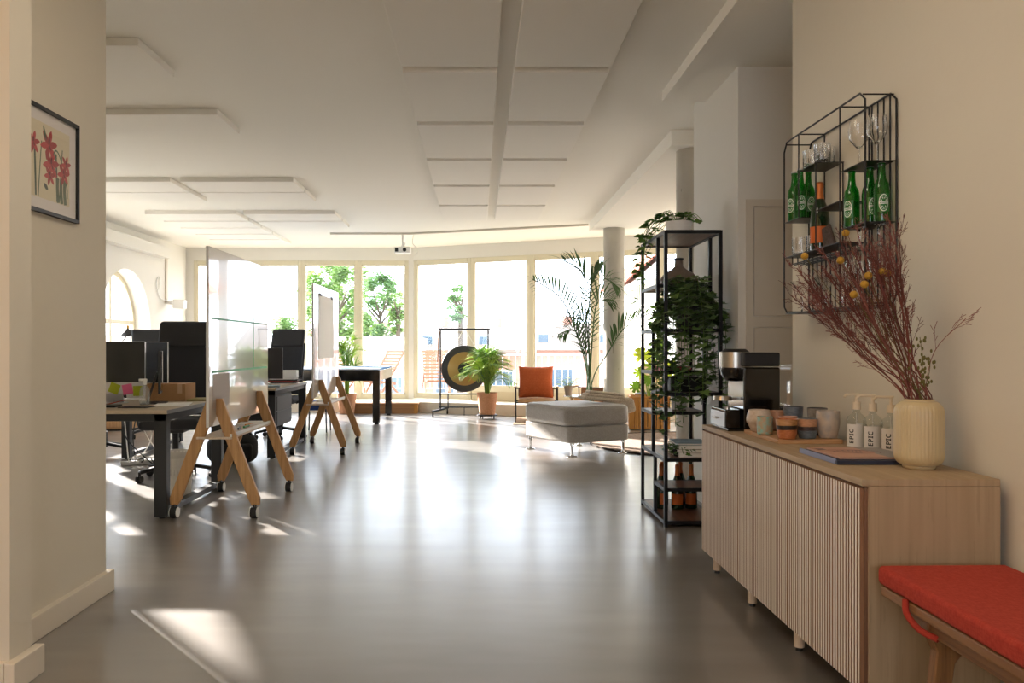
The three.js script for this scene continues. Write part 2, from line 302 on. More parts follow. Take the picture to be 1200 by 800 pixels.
// soft fill lamp added out of view to brighten the near walls
{
  const t = thing('added_fill_light', 'added square fill light above the view', 'light', [-0.25, CEIL, -2.6]);
  mesh('fill_housing', B(0.9, 0.05, 0.9, 0, -0.025, 0, 0.006), M.white, t);
  mesh('fill_diffuser', B(0.84, 0.006, 0.84, 0, -0.053, 0), P({ color: 0xfff6e8, roughness: 0.9, emissive: 0xfff0dc, emissiveIntensity: 1.5 }), t);
  const l = new THREE.RectAreaLight(new THREE.Color().setRGB(1, 0.87, 0.69), 8.5, 0.84, 0.84); l.position.set(-0.25, CEIL - 0.06, -2.6); l.lookAt(-0.25, 0, -2.6); scene.add(l);
}
// framed picture
{
  const t = thing('framed_picture', 'black framed print of red flowers on the partition wall', 'picture', [-1.755, 1.9, -3.22]);
  const w = 0.62, h = 0.425, z0 = -w / 2, z1 = w / 2, e = 0.014;
  mesh('frame', [Bx(0, 0.02, h / 2 - e, h / 2, z0, z1), Bx(0, 0.02, -h / 2, -h / 2 + e, z0, z1), Bx(0, 0.02, -h / 2, h / 2, z0, z0 + e), Bx(0, 0.02, -h / 2, h / 2, z1 - e, z1)], M.black, t);
  const art = canvasTex(620, 425, (c, W, Hh) => {
    c.fillStyle = '#ded8d4'; c.fillRect(0, 0, W, Hh); c.fillStyle = '#d6cbb0'; c.fillRect(55, 50, W - 110, Hh - 100);
    const stem = (x0, y0, x1, y1, x2, y2, wd, col) => { c.strokeStyle = col; c.lineWidth = wd; c.beginPath(); c.moveTo(x0, y0); c.quadraticCurveTo(x1, y1, x2, y2); c.stroke(); };
    const petal = (x, y, a, l, wd, col) => { c.save(); c.translate(x, y); c.rotate(a); c.fillStyle = col; c.beginPath(); c.moveTo(0, 0); c.bezierCurveTo(wd, -l * 0.3, wd * 0.7, -l * 0.8, 0, -l); c.bezierCurveTo(-wd * 0.7, -l * 0.8, -wd, -l * 0.3, 0, 0); c.fill(); c.restore(); };
    const flower = (x, y, s) => { for (let k = 0; k < 6; k++) petal(x, y, k * 1.047 + 0.3, 52 * s, 17 * s, k % 2 ? '#a03a3c' : '#b9484a'); petal(x, y, 0.2, 26 * s, 8 * s, '#5e2832'); petal(x, y, 2.4, 22 * s, 7 * s, '#6e2f36'); };
    for (const x of [110, 260, 430]) { stem(x + 30, 370, x + 26, 260, x + 20, 160, 13, '#48574a'); stem(x + 48, 370, x + 60, 240, x + 74, 130, 7, '#53664f'); }
    for (const x of [470, 500, 530]) stem(x, 372, x - 14, 300, x - 4, 262, 24, '#5c6653');
    stem(545, 340, 550, 290, 530, 262, 9, '#5c6a52');
    for (const [x, y, s] of [[120, 150, 1], [150, 235, 0.8], [270, 150, 1], [392, 135, 1.35], [410, 215, 1.3], [400, 265, 0.9], [515, 235, 1.05], [535, 190, 0.85]]) flower(x, y, s);
    stem(430, 170, 450, 110, 500, 190, 7, '#4f6a55'); petal(372, 120, -0.4, 66, 12, '#4f6a55');
    petal(385, 330, -1, 40, 16, '#474f48');
  });
  mesh('print', new THREE.PlaneGeometry(w - 2 * e, h - 2 * e).rotateY(PI / 2).translate(0.008, 0, 0), S({ map: art, roughness: 0.8 }), t);
  mesh('pane', new THREE.PlaneGeometry(w - 2 * e, h - 2 * e).rotateY(PI / 2).translate(0.014, 0, 0), M.glass, t);
}

// ---------------------------------------------------------------- sideboard with slatted doors
const SBT = 0.75;
function faced(w, h, d) {                                               // a batten with brown sides (slot 0) and a cream front towards -x (slot 1)
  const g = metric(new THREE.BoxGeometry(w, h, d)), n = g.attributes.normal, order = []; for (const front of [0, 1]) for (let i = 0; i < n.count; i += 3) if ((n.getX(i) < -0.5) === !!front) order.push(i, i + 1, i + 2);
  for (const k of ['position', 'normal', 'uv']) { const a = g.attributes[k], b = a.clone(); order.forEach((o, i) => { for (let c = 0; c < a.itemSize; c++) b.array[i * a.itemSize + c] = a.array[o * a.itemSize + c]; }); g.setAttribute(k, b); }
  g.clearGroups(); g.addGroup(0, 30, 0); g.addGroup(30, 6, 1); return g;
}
{
  const x0 = 1.165, x1 = 1.585, d0 = 2.46, d1 = 4.22, L = d1 - d0;
  const t = thing('sideboard', 'long pale sideboard with vertically slatted doors along the beige wall', 'sideboard', [(x0 + x1) / 2, 0, -(d0 + d1) / 2]);
  const hx = (x1 - x0) / 2, hz = L / 2;
  const carc = S({ roughness: 0.55, map: woodTex(0xb39b7b, 0x9c8566, 141, 256, 256, [1.4, 0.5]) });
  mesh('top_panel', metric(B(0.42, 0.022, L, 0, SBT - 0.011, 0, 0.002), 2), carc, t);
  for (const s of [-1, 1]) mesh('side_panel', metric(B(0.4, 0.625, 0.018, 0.01, 0.415, s * (hz - 0.009), 0.001), 1), carc, t);
  mesh('back_panel', metric(B(0.012, 0.625, L - 0.04, hx - 0.008, 0.415, 0)), carc, t);
  mesh('bottom_panel', metric(B(0.39, 0.018, L - 0.04, 0.015, 0.112, 0), 2), carc, t);
  for (const z of [-0.29, 0.29]) mesh('divider', metric(B(0.36, 0.6, 0.018, 0.02, 0.42, z)), carc, t);
  const slat = faced(0.013, 0.616, 0.0112), sideM = S({ roughness: 0.7, map: woodTex(0x9a7150, 0x7d573a, 317, 64, 128) }), slatM = [0xf3ebe0, 0xeee4d8, 0xf6efe6].map((c, i) => S({ roughness: 0.55, map: woodTex(c, 0xdccfc0, 300 + i, 64, 128, [3, 0.6]) }));
  const doorBack = S({ roughness: 0.6, map: woodTex(0x7d5a42, 0x5f422e, 307) });
  const dw = (L - 0.008) / 3;
  for (let k = 0; k < 3; k++) {
    const cz = -hz + 0.004 + dw * (k + 0.5);
    const door = mesh('door', metric(B(0.012, 0.622, dw - 0.004, -hx + 0.016, 0.412, cz)), doorBack, t);
    const n = 30;
    for (let i = 0; i < n; i++) { const m = mesh('slat', slat, [sideM, slatM[(i * 7 + k) % 3]], door); m.position.set(-hx + 0.0035, 0.412, cz - dw / 2 + 0.012 + (dw - 0.024) * i / (n - 1)); }
  }
  for (const d of [4.14, 3.61, 3.08, 2.55]) for (const x of [-hx + 0.055, hx - 0.06]) {
    const z = (d0 + d1) / 2 - d;
    const leg = mesh('leg', metric(Cy(0.02, 0.02, 0.09, x, 0.06, z, 18)), M.oakPale, t);
    mesh('foot', Cy(0.012, 0.014, 0.015, x, 0.0075, z, 14), M.black, leg);
  }
}
// ---------------------------------------------------------------- bench with red cushion
{
  const X0 = 1.18, X1 = 1.555, D0 = 0.85, D1 = 2.4, cz = -(D0 + D1) / 2, cx = (X0 + X1) / 2, w = X1 - X0, L = D1 - D0;
  const t = thing('bench', 'wooden bench with splayed legs standing against the sideboard end', 'bench', [cx, 0, cz]);
  mesh('seat_board', metric(B(w - 0.012, 0.03, L - 0.02, 0, 0.435, 0, 0.006), 2), M.benchWood, t);
  for (const s of [-1, 1]) mesh('apron', metric(B(0.022, 0.05, L - 0.2, s * (w / 2 - 0.05), 0.397, 0, 0.004), 2), M.benchWood, t);
  for (const z of [-L / 2 + 0.2, L / 2 - 0.2]) {
    for (const s of [-1, 1]) {
      const leg = metric(prism([[s * 0.165, 0], [s * 0.128, 0], [s * 0.085, 0.3], [s * 0.05, 0.34], [0, 0.36], [0, 0.42], [s * 0.15, 0.42], [s * 0.155, 0.39], [s * 0.128, 0.33]], 0.036, 0.004));
      mesh('leg', leg.translate(0, 0, z), M.benchWood, t);
    }
  }
  const red = P({ roughness: 0.9, map: clothTex(0xa8321f, 16, 71), bumpMap: weave, bumpScale: 0.0006, sheen: 0.4, sheenRoughness: 0.6, sheenColor: new THREE.Color(0xd0654f) });
  const c = thing('bench_cushion', 'flat red fabric cushion lying on the wooden bench', 'cushion', [cx, 0.45, cz]);
  const g = new RoundedBoxGeometry(w + 0.01, 0.056, L, 5, 0.016);
  { // soft unevenness of the filling
    const p = g.attributes.position;
    for (let i = 0; i < p.count; i++) { const x = p.getX(i), y = p.getY(i), z = p.getZ(i); if (y > 0) p.setY(i, y + 0.004 * Math.sin(z * 9 + x * 14) * Math.cos(x * 6)); p.setX(i, x + 0.004 * Math.sin(z * 31)); }
    g.computeVertexNormals();
  }
  const seat = mesh('cover', metric(g.translate(0, 0.03, 0), 2), red, c);
  mesh('strap', tube([V(-w / 2 + 0.0, 0.004, -L / 2 + 0.16), V(-w / 2 - 0.004, -0.03, -L / 2 + 0.175), V(-w / 2 + 0.012, -0.062, -L / 2 + 0.21), V(-w / 2 + 0.04, -0.075, -L / 2 + 0.25)], 0.009, 16, 8), red, c);
}
// ---------------------------------------------------------------- coffee machine
{
  const t = thing('coffee_machine', 'black and steel coffee machine at the far end of the sideboard', 'coffee machine', [1.3, SBT, -3.995]);
  mesh('body', [B(0.175, 0.3, 0.25, 0.055, 0.155, 0, 0.008), B(0.26, 0.014, 0.255, 0.02, 0.007, 0, 0.004)], M.blackGloss, t);
  mesh('body_cap', B(0.175, 0.066, 0.252, 0.055, 0.343, 0, 0.008), S({ color: 0x121213, roughness: 0.55 }), t);
  const head = mesh('brew_head', metric(Cy(0.075, 0.075, 0.075, -0.035, 0.34, 0, 36)), M.steel, t, 'polished steel brew head');
  mesh('head_cap', Cy(0.05, 0.07, 0.016, -0.035, 0.385, 0, 30), M.black, head);
  mesh('spout_hood', lathe([[0.001, -0.07], [0.045, -0.065], [0.068, -0.035], [0.074, 0]], 32).translate(-0.035, 0.302, 0), M.blackGloss, t);
  mesh('drip_tray', B(0.07, 0.09, 0.24, -0.083, 0.058, 0, 0.004), M.blackGloss, t);
  const dr = mesh('tray_drawer', B(0.006, 0.07, 0.225, -0.12, 0.054, 0, 0.002), S({ color: 0xbfc3c8, roughness: 0.3, metalness: 0.6 }), t, 'brushed metal drawer front');
  mesh('handle', [bar(V(-0.135, 0.056, -0.025), V(-0.135, 0.056, 0.025), 0.005), bar(V(-0.122, 0.056, -0.02), V(-0.135, 0.056, -0.02), 0.004), bar(V(-0.122, 0.056, 0.02), V(-0.135, 0.056, 0.02), 0.004)], M.steel, dr);
  const cs = mesh('cup_stand', [Cy(0.042, 0.046, 0.02, -0.115, 0.155, 0.06, 28), B(0.14, 0.012, 0.03, -0.04, 0.152, 0.06, 0.004)], M.steel, t, 'round steel cup stand');
  mesh('button', Cy(0.012, 0.012, 0.008, -0.083, 0.107, 0.03), M.steel, t);
  const tank = mesh('water_tank', metric(B(0.065, 0.2, 0.16, 0.18, 0.21, 0, 0.012, 3)), M.glass, t, 'clear water tank');
  mesh('tank_base', B(0.075, 0.1, 0.17, 0.18, 0.06, 0, 0.01), M.black, t);
  mesh('tank_lid', B(0.07, 0.012, 0.165, 0.18, 0.314, 0, 0.004), M.glass, tank);
}
// ---------------------------------------------------------------- board with mugs
{
  single('serving_board', metric(Bx(-0.135, 0.135, 0, 0.018, -0.215, 0.215, 0.003), 0), M.beech, 'wooden serving board carrying the mugs on the sideboard', 'board', [1.377, SBT, -3.575]);
  const glaze = (a, b, seed) => { const A = hex(a), Bc = hex(b); return P({ roughness: 0.4, clearcoat: 0.4, clearcoatRoughness: 0.25, map: tex(128, 128, (u, v) => lerp3(A, Bc, cl((fbm(u, v, 8, 6, 4, seed) - 0.3) * 500) / 255), true, [2, 1]) }); };
  const banded = (cols, seed) => P({ roughness: 0.45, clearcoat: 0.3, clearcoatRoughness: 0.3, map: tex(64, 128, (u, v) => { const w = v + 0.03 * (fbm(u, v, 6, 4, 3, seed) - 0.5); const c = cols.find(q => w <= q[0]) || cols[cols.length - 1]; const n = 26 * (vnoise(u * 32, v * 32, 32, 32, seed) - 0.5); return hex(c[1]).map(k => cl(k + n)); }) });
  // outside wall, rim, inside; uv v of the lathe runs along the profile, so the outer wall takes the lower part
  const cup = (rt, rb, h, belly = 0) => { const o = spline([[rb, 0.004], [rb + (rt - rb) * 0.5 + belly, h * 0.5], [rt, h]], 12), w = 0.004; return mg([lathe([[0, 0], [rb * 0.9, 0], ...o], 30), lathe([[rt, h], [rt - w * 0.5, h + 0.001], ...spline([[rt - w, h], [rb + (rt - rb) * 0.5 + belly - w, h * 0.5], [rb - w, 0.01]], 10), [0, 0.009]], 30)]); };
  const put = (x, d, g, m, label, y = SBT + 0.018) => single('mug', g, m, label, 'mug', [x, y, -d]);
  put(1.29, 3.39, cup(0.045, 0.035, 0.083), banded([[0.55, 0xb2683a], [0.72, 0x201b1a], [1, 0xb58454]], 3), 'tapered mug with orange foot and black band on the board');
  put(1.384, 3.41, cup(0.041, 0.034, 0.083), banded([[0.5, 0x5a6266], [0.66, 0x3b2b28], [1, 0xbd8a66]], 5), 'tapered mug with grey foot and peach rim on the board');
  put(1.475, 3.42, cup(0.046, 0.035, 0.115, 0.006), glaze(0xb9a692, 0x9c958e, 7), 'tall speckled grey beige mug at the board end by the wall');
  put(1.258, 3.56, cup(0.034, 0.032, 0.078), glaze(0x7fb3a6, 0xb98d6a, 9), 'small turquoise streaked mug at the aisle edge of the board');
  put(1.345, 3.52, cup(0.041, 0.036, 0.082), glaze(0xc4937a, 0xae7c66, 11), 'plain pink clay mug between the other mugs');
  put(1.285, 3.71, cup(0.046, 0.034, 0.097, 0.016), glaze(0xcfbca8, 0xb7a18b, 13), 'round bellied beige mug beside the coffee machine');
  put(1.41, 3.63, cup(0.042, 0.036, 0.118), banded([[0.6, 0x2b2a2c], [1, 0x5d636a]], 15), 'tall dark grey mug at the back of the board');
  put(1.48, 3.54, cup(0.042, 0.036, 0.118), banded([[0.55, 0x2e2c2d], [1, 0x7e756b]], 17), 'tall dark mug with brown rim close to the wall');
  put(1.38, 3.74, cup(0.041, 0.036, 0.09), glaze(0xbb8c70, 0x9a7458, 19), 'low brown clay mug behind the tapered mugs');
}
// ---------------------------------------------------------------- pump bottles
{
  const lab = canvasTex(512, 256, (c, W, Hh) => {
    c.fillStyle = '#d9d4cc'; c.fillRect(0, 0, W, Hh); c.save(); c.translate(92, 236); c.rotate(-PI / 2); c.fillStyle = '#1a1a1c'; c.font = 'bold 78px sans-serif'; c.textBaseline = 'middle'; c.fillText('EPIC', 12, 0); c.restore();
    c.fillStyle = '#55565a'; for (let k = 0; k < 9; k++) c.fillRect(372, 40 + k * 21, 34 + (k * 13) % 22, 5);
  });
  const labM = S({ map: lab, roughness: 0.55 }), clear = P({ color: 0xf4f7f6, transmission: 1, thickness: 0, roughness: 0.02, ior: 1.4 }), soapM = P({ color: 0xeef4f2, transmission: 1, thickness: 0.05, roughness: 0.02, ior: 1.33, attenuationColor: new THREE.Color(0xdce9e4), attenuationDistance: 0.3 });
  const pump = S({ color: 0xe0d0b4, roughness: 0.45 });
  const t = thing('pump_bottle', 'clear pump soap bottle lettered EPIC standing by the wall', 'bottle', [0, 0, 0], 0, 'pump soap bottles on the sideboard');
  const r = 0.036, h = 0.142;
  mesh('bottle_body', lathe([[0, 0.001], [r - 0.004, 0.001], [r, 0.006], [r, h - 0.03], [r - 0.004, h - 0.016], [0.016, h - 0.002], [0.0135, h + 0.004], [0.0135, h + 0.014]], 30), clear, t);
  mesh('label', new THREE.CylinderGeometry(r + 0.0006, r + 0.0006, 0.088, 40, 1, true, 0, 4.4).translate(0, 0.054, 0), labM, t, 'white label reading EPIC');
  const p = mesh('pump', [Cy(0.0145, 0.016, 0.03, 0, h + 0.028, 0, 20), Cy(0.006, 0.006, 0.03, 0, h + 0.056, 0, 12)], pump, t, 'cream pump');
  mesh('nozzle', [B(0.062, 0.009, 0.013, -0.02, h + 0.072, 0, 0.004), bar(V(-0.048, h + 0.072, 0), V(-0.058, h + 0.062, 0), 0.005)], pump, p);
  mesh('dip_tube', bar(V(0, 0.01, 0), V(0, h, 0), 0.002), M.plastic, t);
  t.position.set(1.5, SBT, -3.215); t.rotation.y = -1.75;
  const turnNoz = o => o.children.forEach(q => { if (q.name === 'pump') q.rotation.y = 1.75 + 0.25; });
  turnNoz(t);
  turnNoz(dup(t, [1.523, SBT, -3.13], -1.7)); turnNoz(dup(t, [1.55, SBT, -3.045], -1.65));
}
// ---------------------------------------------------------------- magazines, vase
{
  const cover = canvasTex(512, 360, (c, W, Hh) => {
    c.fillStyle = '#c9977c'; c.fillRect(0, 0, W, Hh); c.fillStyle = '#8f8a86'; c.fillRect(330, 0, 180, Hh); c.fillStyle = '#b5785c'; c.beginPath(); c.ellipse(210, 150, 150, 90, 0.2, 0, 7); c.fill();
    c.strokeStyle = '#6d3a34'; c.lineWidth = 9; for (let k = 0; k < 7; k++) { c.beginPath(); c.ellipse(150 + k * 32, 160, 60, 26 + 6 * k, 0.5 * k, 0, 4.4); c.stroke(); }
    c.fillStyle = '#5d2f38'; c.fillRect(20, 40, 60, 60);
  });
  const pages = S({ color: 0x8792b4, roughness: 0.7 });
  const t = thing('magazine_stack', 'two magazines with orange cover stacked beside the ribbed vase', 'magazine', [1.365, SBT, -2.925], 0);
  mesh('lower_magazine', B(0.31, 0.014, 0.33, 0.012, 0.007, 0.0, 0.002), S({ color: 0x232a3f, roughness: 0.5 }), t);
  mesh('page_block', B(0.004, 0.018, 0.31, -0.1415, 0.010, -0.004), pages, t);
  mesh('upper_magazine', B(0.27, 0.006, 0.28, 0.016, 0.018, -0.01, 0.001), S({ color: 0xb98f7a, roughness: 0.4 }), t);
  mesh('cover', new THREE.PlaneGeometry(0.265, 0.275).rotateX(-PI / 2).translate(0.016, 0.0214, -0.01), S({ map: cover, roughness: 0.35 }), t, 'printed orange and grey cover');
  const v = thing('ribbed_vase', 'cream ribbed ceramic vase holding dried branches', 'vase', [1.462, SBT, -2.69]);
  const N = 40, seg = 240, prof = spline([[0.046, 0.0], [0.05, 0.006], [0.051, 0.012], [0.062, 0.016], [0.0735, 0.035], [0.0745, 0.07], [0.0745, 0.17], [0.0715, 0.2], [0.058, 0.219], [0.046, 0.224], [0.046, 0.229]], 60);
  const g = new THREE.LatheGeometry([new THREE.Vector2(0, 0), ...prof.map(([a, b]) => new THREE.Vector2(a, b)), new THREE.Vector2(0.042, 0.23), new THREE.Vector2(0.04, 0.215), new THREE.Vector2(0.055, 0.2), new THREE.Vector2(0.06, 0.05), new THREE.Vector2(0, 0.02)], seg), p = g.attributes.position;
  for (let i = 0; i < p.count; i++) { const x = p.getX(i), y = p.getY(i), z = p.getZ(i), r = Math.hypot(x, z); if (r > 0.058 && y > 0.014 && y < 0.214) { const k = 1 + 0.022 * (Math.abs(Math.cos(Math.atan2(z, x) * N / 2)) - 0.5); p.setX(i, x * k); p.setZ(i, z * k); } }
  g.computeVertexNormals();
  mesh('vase_body', g, P({ color: 0xc6b187, roughness: 0.35, clearcoat: 0.5, clearcoatRoughness: 0.15 }), v);
}
// dried branches and round yellow heads
{
  const R = rng(5), mouth = V(1.462, SBT + 0.222, -2.69), twigM = [0x7a4038, 0x64362e, 0x8a5248].map(c => S({ color: c, roughness: 0.9 }));
  function branch(end, mid, fuzz, r0, m, label, group) {
    const base = V(mouth.x + (R() - 0.5) * 0.05, SBT + 0.03, mouth.z + (R() - 0.5) * 0.05), neck = V(mouth.x + (R() - 0.5) * 0.07, mouth.y, mouth.z + (R() - 0.5) * 0.07);
    const c = new THREE.CatmullRomCurve3([base, neck, mid, end]), geos = [new THREE.TubeGeometry(c, 18, r0, 4)];
    for (let k = 0; k < fuzz; k++) {
      const u = 0.5 + 0.5 * Math.sqrt((k + 0.5) / fuzz), p = c.getPoint(u), tg = c.getTangent(u), L = (0.035 + 0.075 * R()) * (1.3 - 0.5 * u);
      const dir = tg.clone().multiplyScalar(0.9).add(V(R() - 0.5, R() - 0.35, R() - 0.5).multiplyScalar(1.15)).normalize(), q = p.clone().addScaledVector(dir, L * 0.5).add(V(0, -0.004, 0)), e = p.clone().addScaledVector(dir, L).add(V(0, 0.008, 0));
      geos.push(new THREE.TubeGeometry(new THREE.CatmullRomCurve3([p, q, e]), 3, 0.0008, 3));
      for (let j = 0; j < 4; j++) { const f = 0.35 + 0.16 * j, s = p.clone().lerp(e, f), d2 = dir.clone().add(V(R() - 0.5, R() - 0.5, R() - 0.5).multiplyScalar(1.3)).normalize(); geos.push(bar(s, s.clone().addScaledVector(d2, 0.014 + 0.016 * R()), 0.0009, 0.0011, 3)); }
    }
    single('dried_branch', geos, m, label, 'dried branch', [0, 0, 0], 0, group);
  }
  const tips = [];
  for (let k = 0; k < 26; k++) { const f = k / 25, px = 930 + 118 * f + (R() - 0.5) * 20, py = 318 - 38 * f - 22 * R() + 60 * R() * (1 - f * 0.6), d = 2.98 - 0.22 * f + (R() - 0.5) * 0.1; tips.push(at(px, py, d)); }
  tips.push(at(1046, 262, 2.8), at(1040, 300, 2.72), at(1055, 330, 2.7), at(1008, 345, 2.75), at(990, 360, 2.78), at(1030, 360, 2.72));
  tips.forEach((e, k) => { const mid = mouth.clone().lerp(e, 0.48).add(V((R() - 0.5) * 0.03, -0.03 + 0.03 * R(), (R() - 0.5) * 0.03)); branch(e, mid, 16, 0.0021, twigM[k % 3], 'thin reddish dried branch standing in the ribbed vase', 'dried branches in the ribbed vase'); });
  branch(at(1132, 373, 2.6), at(1096, 410, 2.64), 4, 0.0013, twigM[2], 'single dried twig leaning from the vase against the other branches');
  // small green sprig
  const sprig = S({ color: 0x6b6434, roughness: 0.85 });
  for (const [px, py] of [[1078, 395], [1090, 420]]) {
    const e = at(px, py, 2.62), geos = [tube([mouth.clone(), mouth.clone().lerp(e, 0.6).add(V(0.01, 0, 0)), e], 0.0012, 10, 4)];
    for (let k = 0; k < 26; k++) { const p = mouth.clone().lerp(e, 0.35 + 0.65 * R()).add(V((R() - 0.5) * 0.05, (R() - 0.5) * 0.02, (R() - 0.5) * 0.05)); geos.push(new THREE.SphereGeometry(0.0042, 5, 4).scale(1, 1.5, 0.6).translate(p.x, p.y, p.z)); }
    single('dried_sprig', geos, sprig, 'small olive green dried sprig in the ribbed vase', 'dried sprig', [0, 0, 0], 0, 'green sprigs in the ribbed vase');
  }
  const ballM = S({ roughness: 0.95, map: clothTex(0xb0852a, 60, 91) }), stemM = S({ color: 0x6a5a30, roughness: 0.9 });
  for (const [px, py, d] of [[991, 273, 2.86], [943, 300, 2.95], [985, 305, 2.84], [1017.5, 323, 2.76], [1013, 333, 2.72], [1000.5, 345, 2.76], [1034, 318, 2.78], [1040, 320, 2.82]]) {
    const e = at(px, py, d), t = thing('yellow_flower_head', 'round yellow dried flower head among the reddish branches', 'dried flower', [e.x, e.y, e.z], 0, 'yellow dried flower heads');
    const b = new THREE.IcosahedronGeometry(0.0125, 3), p = b.attributes.position; for (let i = 0; i < p.count; i++) { const k = 1 + 0.08 * H(Math.round(p.getX(i) * 4e4), Math.round(p.getY(i) * 4e4) + Math.round(p.getZ(i) * 9e4), 3); p.setXYZ(i, p.getX(i) * k, p.getY(i) * k, p.getZ(i) * k); }
    mesh('flower_ball', b, ballM, t);
    const m0 = mouth.clone().sub(e).add(V((R() - 0.5) * 0.04, 0, (R() - 0.5) * 0.04)); mesh('stem', tube([V(0, 0, 0), m0.clone().multiplyScalar(0.5).add(V(0, -0.02, 0)), m0], 0.0012, 12, 4), stemM, t);
  }
}
// ---------------------------------------------------------------- wire wall rack
const RK = { xf: 1.492, xb: 1.612, dn: 3.125, df: 3.953, y0: 1.312, y1: 2.142 };
{
  const { xf, xb, dn, df, y0, y1 } = RK, cz = -(dn + df) / 2, cx = (xf + xb) / 2;
  const t = thing('wall_rack', 'black wire wall rack with stepped metal shelves on the beige wall', 'rack', [cx, y0, cz]);
  const X = x => x - cx, Z = d => -d - cz, Y = y => y - y0, r = 0.0042;
  const loop = x => { const c = 0.045, pts = []; const A = [[dn, y0], [df, y0], [df, y1], [dn, y1]]; A.forEach(([d, y], i) => { const [pd, py] = A[(i + 3) % 4], [nd, ny] = A[(i + 1) % 4]; const a = V(0, Math.sign(py - y), -Math.sign(pd - d)), b = V(0, Math.sign(ny - y), -Math.sign(nd - d)), p0 = V(X(x), Y(y), Z(d)); for (let k = 0; k <= 6; k++) { const th = k / 6 * PI / 2; pts.push(p0.clone().addScaledVector(a, c * (1 - Math.sin(th))).addScaledVector(b, c * (1 - Math.cos(th)))); } }); pts.push(pts[0].clone()); return poly(pts, r, 7); };
  mesh('front_frame', loop(xf), M.blackMetal, t);
  mesh('back_frame', loop(xb), M.blackMetal, t);
  for (const [d, y] of [[dn + 0.02, y1 - 0.01], [df - 0.02, y1 - 0.01], [dn + 0.02, y0 + 0.01], [df - 0.02, y0 + 0.01], [3.345, y1], [3.775, y1], [3.345, y0], [3.6, y0]]) mesh('cross_rod', bar(V(X(xf), Y(y), Z(d)), V(X(xb), Y(y), Z(d)), 0.0032), M.blackMetal, t);
  const post = (x, d, a, b) => mesh('upright', bar(V(X(x), Y(a), Z(d)), V(X(x), Y(b), Z(d)), 0.0034), M.blackMetal, t);
  for (const x of [xf, xb]) { post(x, 3.775, 1.755, y1); post(x, 3.584, 1.585, 1.967); post(x, 3.345, y0, y1); }
  for (let k = 1; k < 17; k++) { const d = dn + (df - dn) * k / 17; if (d < 3.36) post(xb, d, 1.635, y1); post(xb, d, y0, d < 3.35 ? 1.635 : 1.585); }
  const sh = [[3.572, 3.765, 1.967], [3.13, 3.342, 1.872], [3.775, 3.948, 1.755], [3.358, 3.598, 1.755], [3.13, 3.345, 1.635], [3.35, 3.948, 1.585], [3.14, 3.94, 1.312]];
  for (const [a, b, y] of sh) mesh('shelf_plate', B(xb - xf, 0.003, b - a, 0, Y(y), Z((a + b) / 2)), M.blackMetal, t);
  for (const x of [xf + 0.02, xf + 0.045, xf + 0.075, xf + 0.1]) mesh('glass_rail', [bar(V(X(x), Y(1.55), Z(3.36)), V(X(x), Y(1.55), Z(3.94)), 0.003), bar(V(X(x), Y(1.55), Z(3.4)), V(X(x), Y(1.585), Z(3.4)), 0.003), bar(V(X(x), Y(1.55), Z(3.9)), V(X(x), Y(1.585), Z(3.9)), 0.003)], M.blackMetal, t);
  const cxw = 1.555;
  // tumblers
  const glassM = P({ color: 0xffffff, transmission: 1, thickness: 0.01, roughness: 0.01, ior: 1.5 });
  const cutTumbler = () => { const g = lathe([[0, 0.001], [0.03, 0.001], [0.032, 0.01], [0.036, 0.085], [0.0335, 0.085], [0.0295, 0.014], [0, 0.013]], 32), p = g.attributes.position; for (let i = 0; i < p.count; i++) { const y = p.getY(i), x = p.getX(i), z = p.getZ(i), rr = Math.hypot(x, z); if (rr > 0.025 && y < 0.06) { const k = 1 + 0.05 * Math.cos(Math.atan2(z, x) * 16); p.setX(i, x * k); p.setZ(i, z * k); } } g.computeVertexNormals(); return g; };
  const tg = cutTumbler();
  for (const [x, d] of [[1.53, 3.73], [1.575, 3.665], [1.53, 3.605]]) single('tumbler', tg, glassM, 'cut glass tumbler on the topmost plate of the wire rack', 'glass', [x, 1.9687, -d], 0, 'tumblers on the topmost rack plate');
  for (const [x, d] of [[1.535, 3.87], [1.57, 3.79]]) single('tumbler', tg, glassM, 'cut glass tumbler beside the orange labelled bottle', 'glass', [x, 1.5867, -d], 0, 'tumblers beside the orange bottle');
  const wine = lathe([[0, 0], [0.03, 0.0], [0.03, 0.002], [0.005, 0.006], [0.0035, 0.02], [0.0035, 0.075], [0.012, 0.083], [0.036, 0.115], [0.04, 0.145], [0.034, 0.19], [0.0325, 0.19], [0.0385, 0.145], [0.034, 0.116], [0.01, 0.086], [0, 0.085]], 28);
  for (const [x, d] of [[1.535, 3.27], [1.57, 3.195]]) single('wine_glass', wine, glassM, 'large wine glass on the plate above the green bottles', 'glass', [x, 1.8737, -d], 0, 'wine glasses on the upper plate');
  for (const [x, d] of [[1.545, 3.33]]) single('wine_glass', wine, glassM, 'wine glass on the bottom plate behind the dried branches', 'glass', [x, 1.3137, -d]);
  const martini = lathe([[0, 0], [0.033, 0.0], [0.033, 0.002], [0.005, 0.007], [0.0035, 0.02], [0.0038, 0.085], [0.008, 0.09], [0.052, 0.15], [0.0505, 0.15], [0.007, 0.0925], [0, 0.092]], 28);
  for (const [x, d] of [[1.545, 3.87], [1.56, 3.74], [1.545, 3.61], [1.555, 3.47]]) single('martini_glass', martini, glassM, 'martini glass with a wide cone standing on the bottom rack plate', 'glass', [x, 1.3137, -d], 0, 'martini glasses on the bottom plate');
  // hanging stemmed glass
  for (const [x, d] of [[1.53, 3.255], [1.57, 3.175]]) single('wine_glass', wine.clone().rotateX(PI), glassM, 'wine glass hanging upside down under the plate of green bottles', 'glass', [x, 1.633, -d], 0, 'hanging wine glasses');
  // beer bottles
  const green = P({ color: 0x2aa83a, transmission: 0.85, thickness: 0, roughness: 0.05, ior: 1.5 });
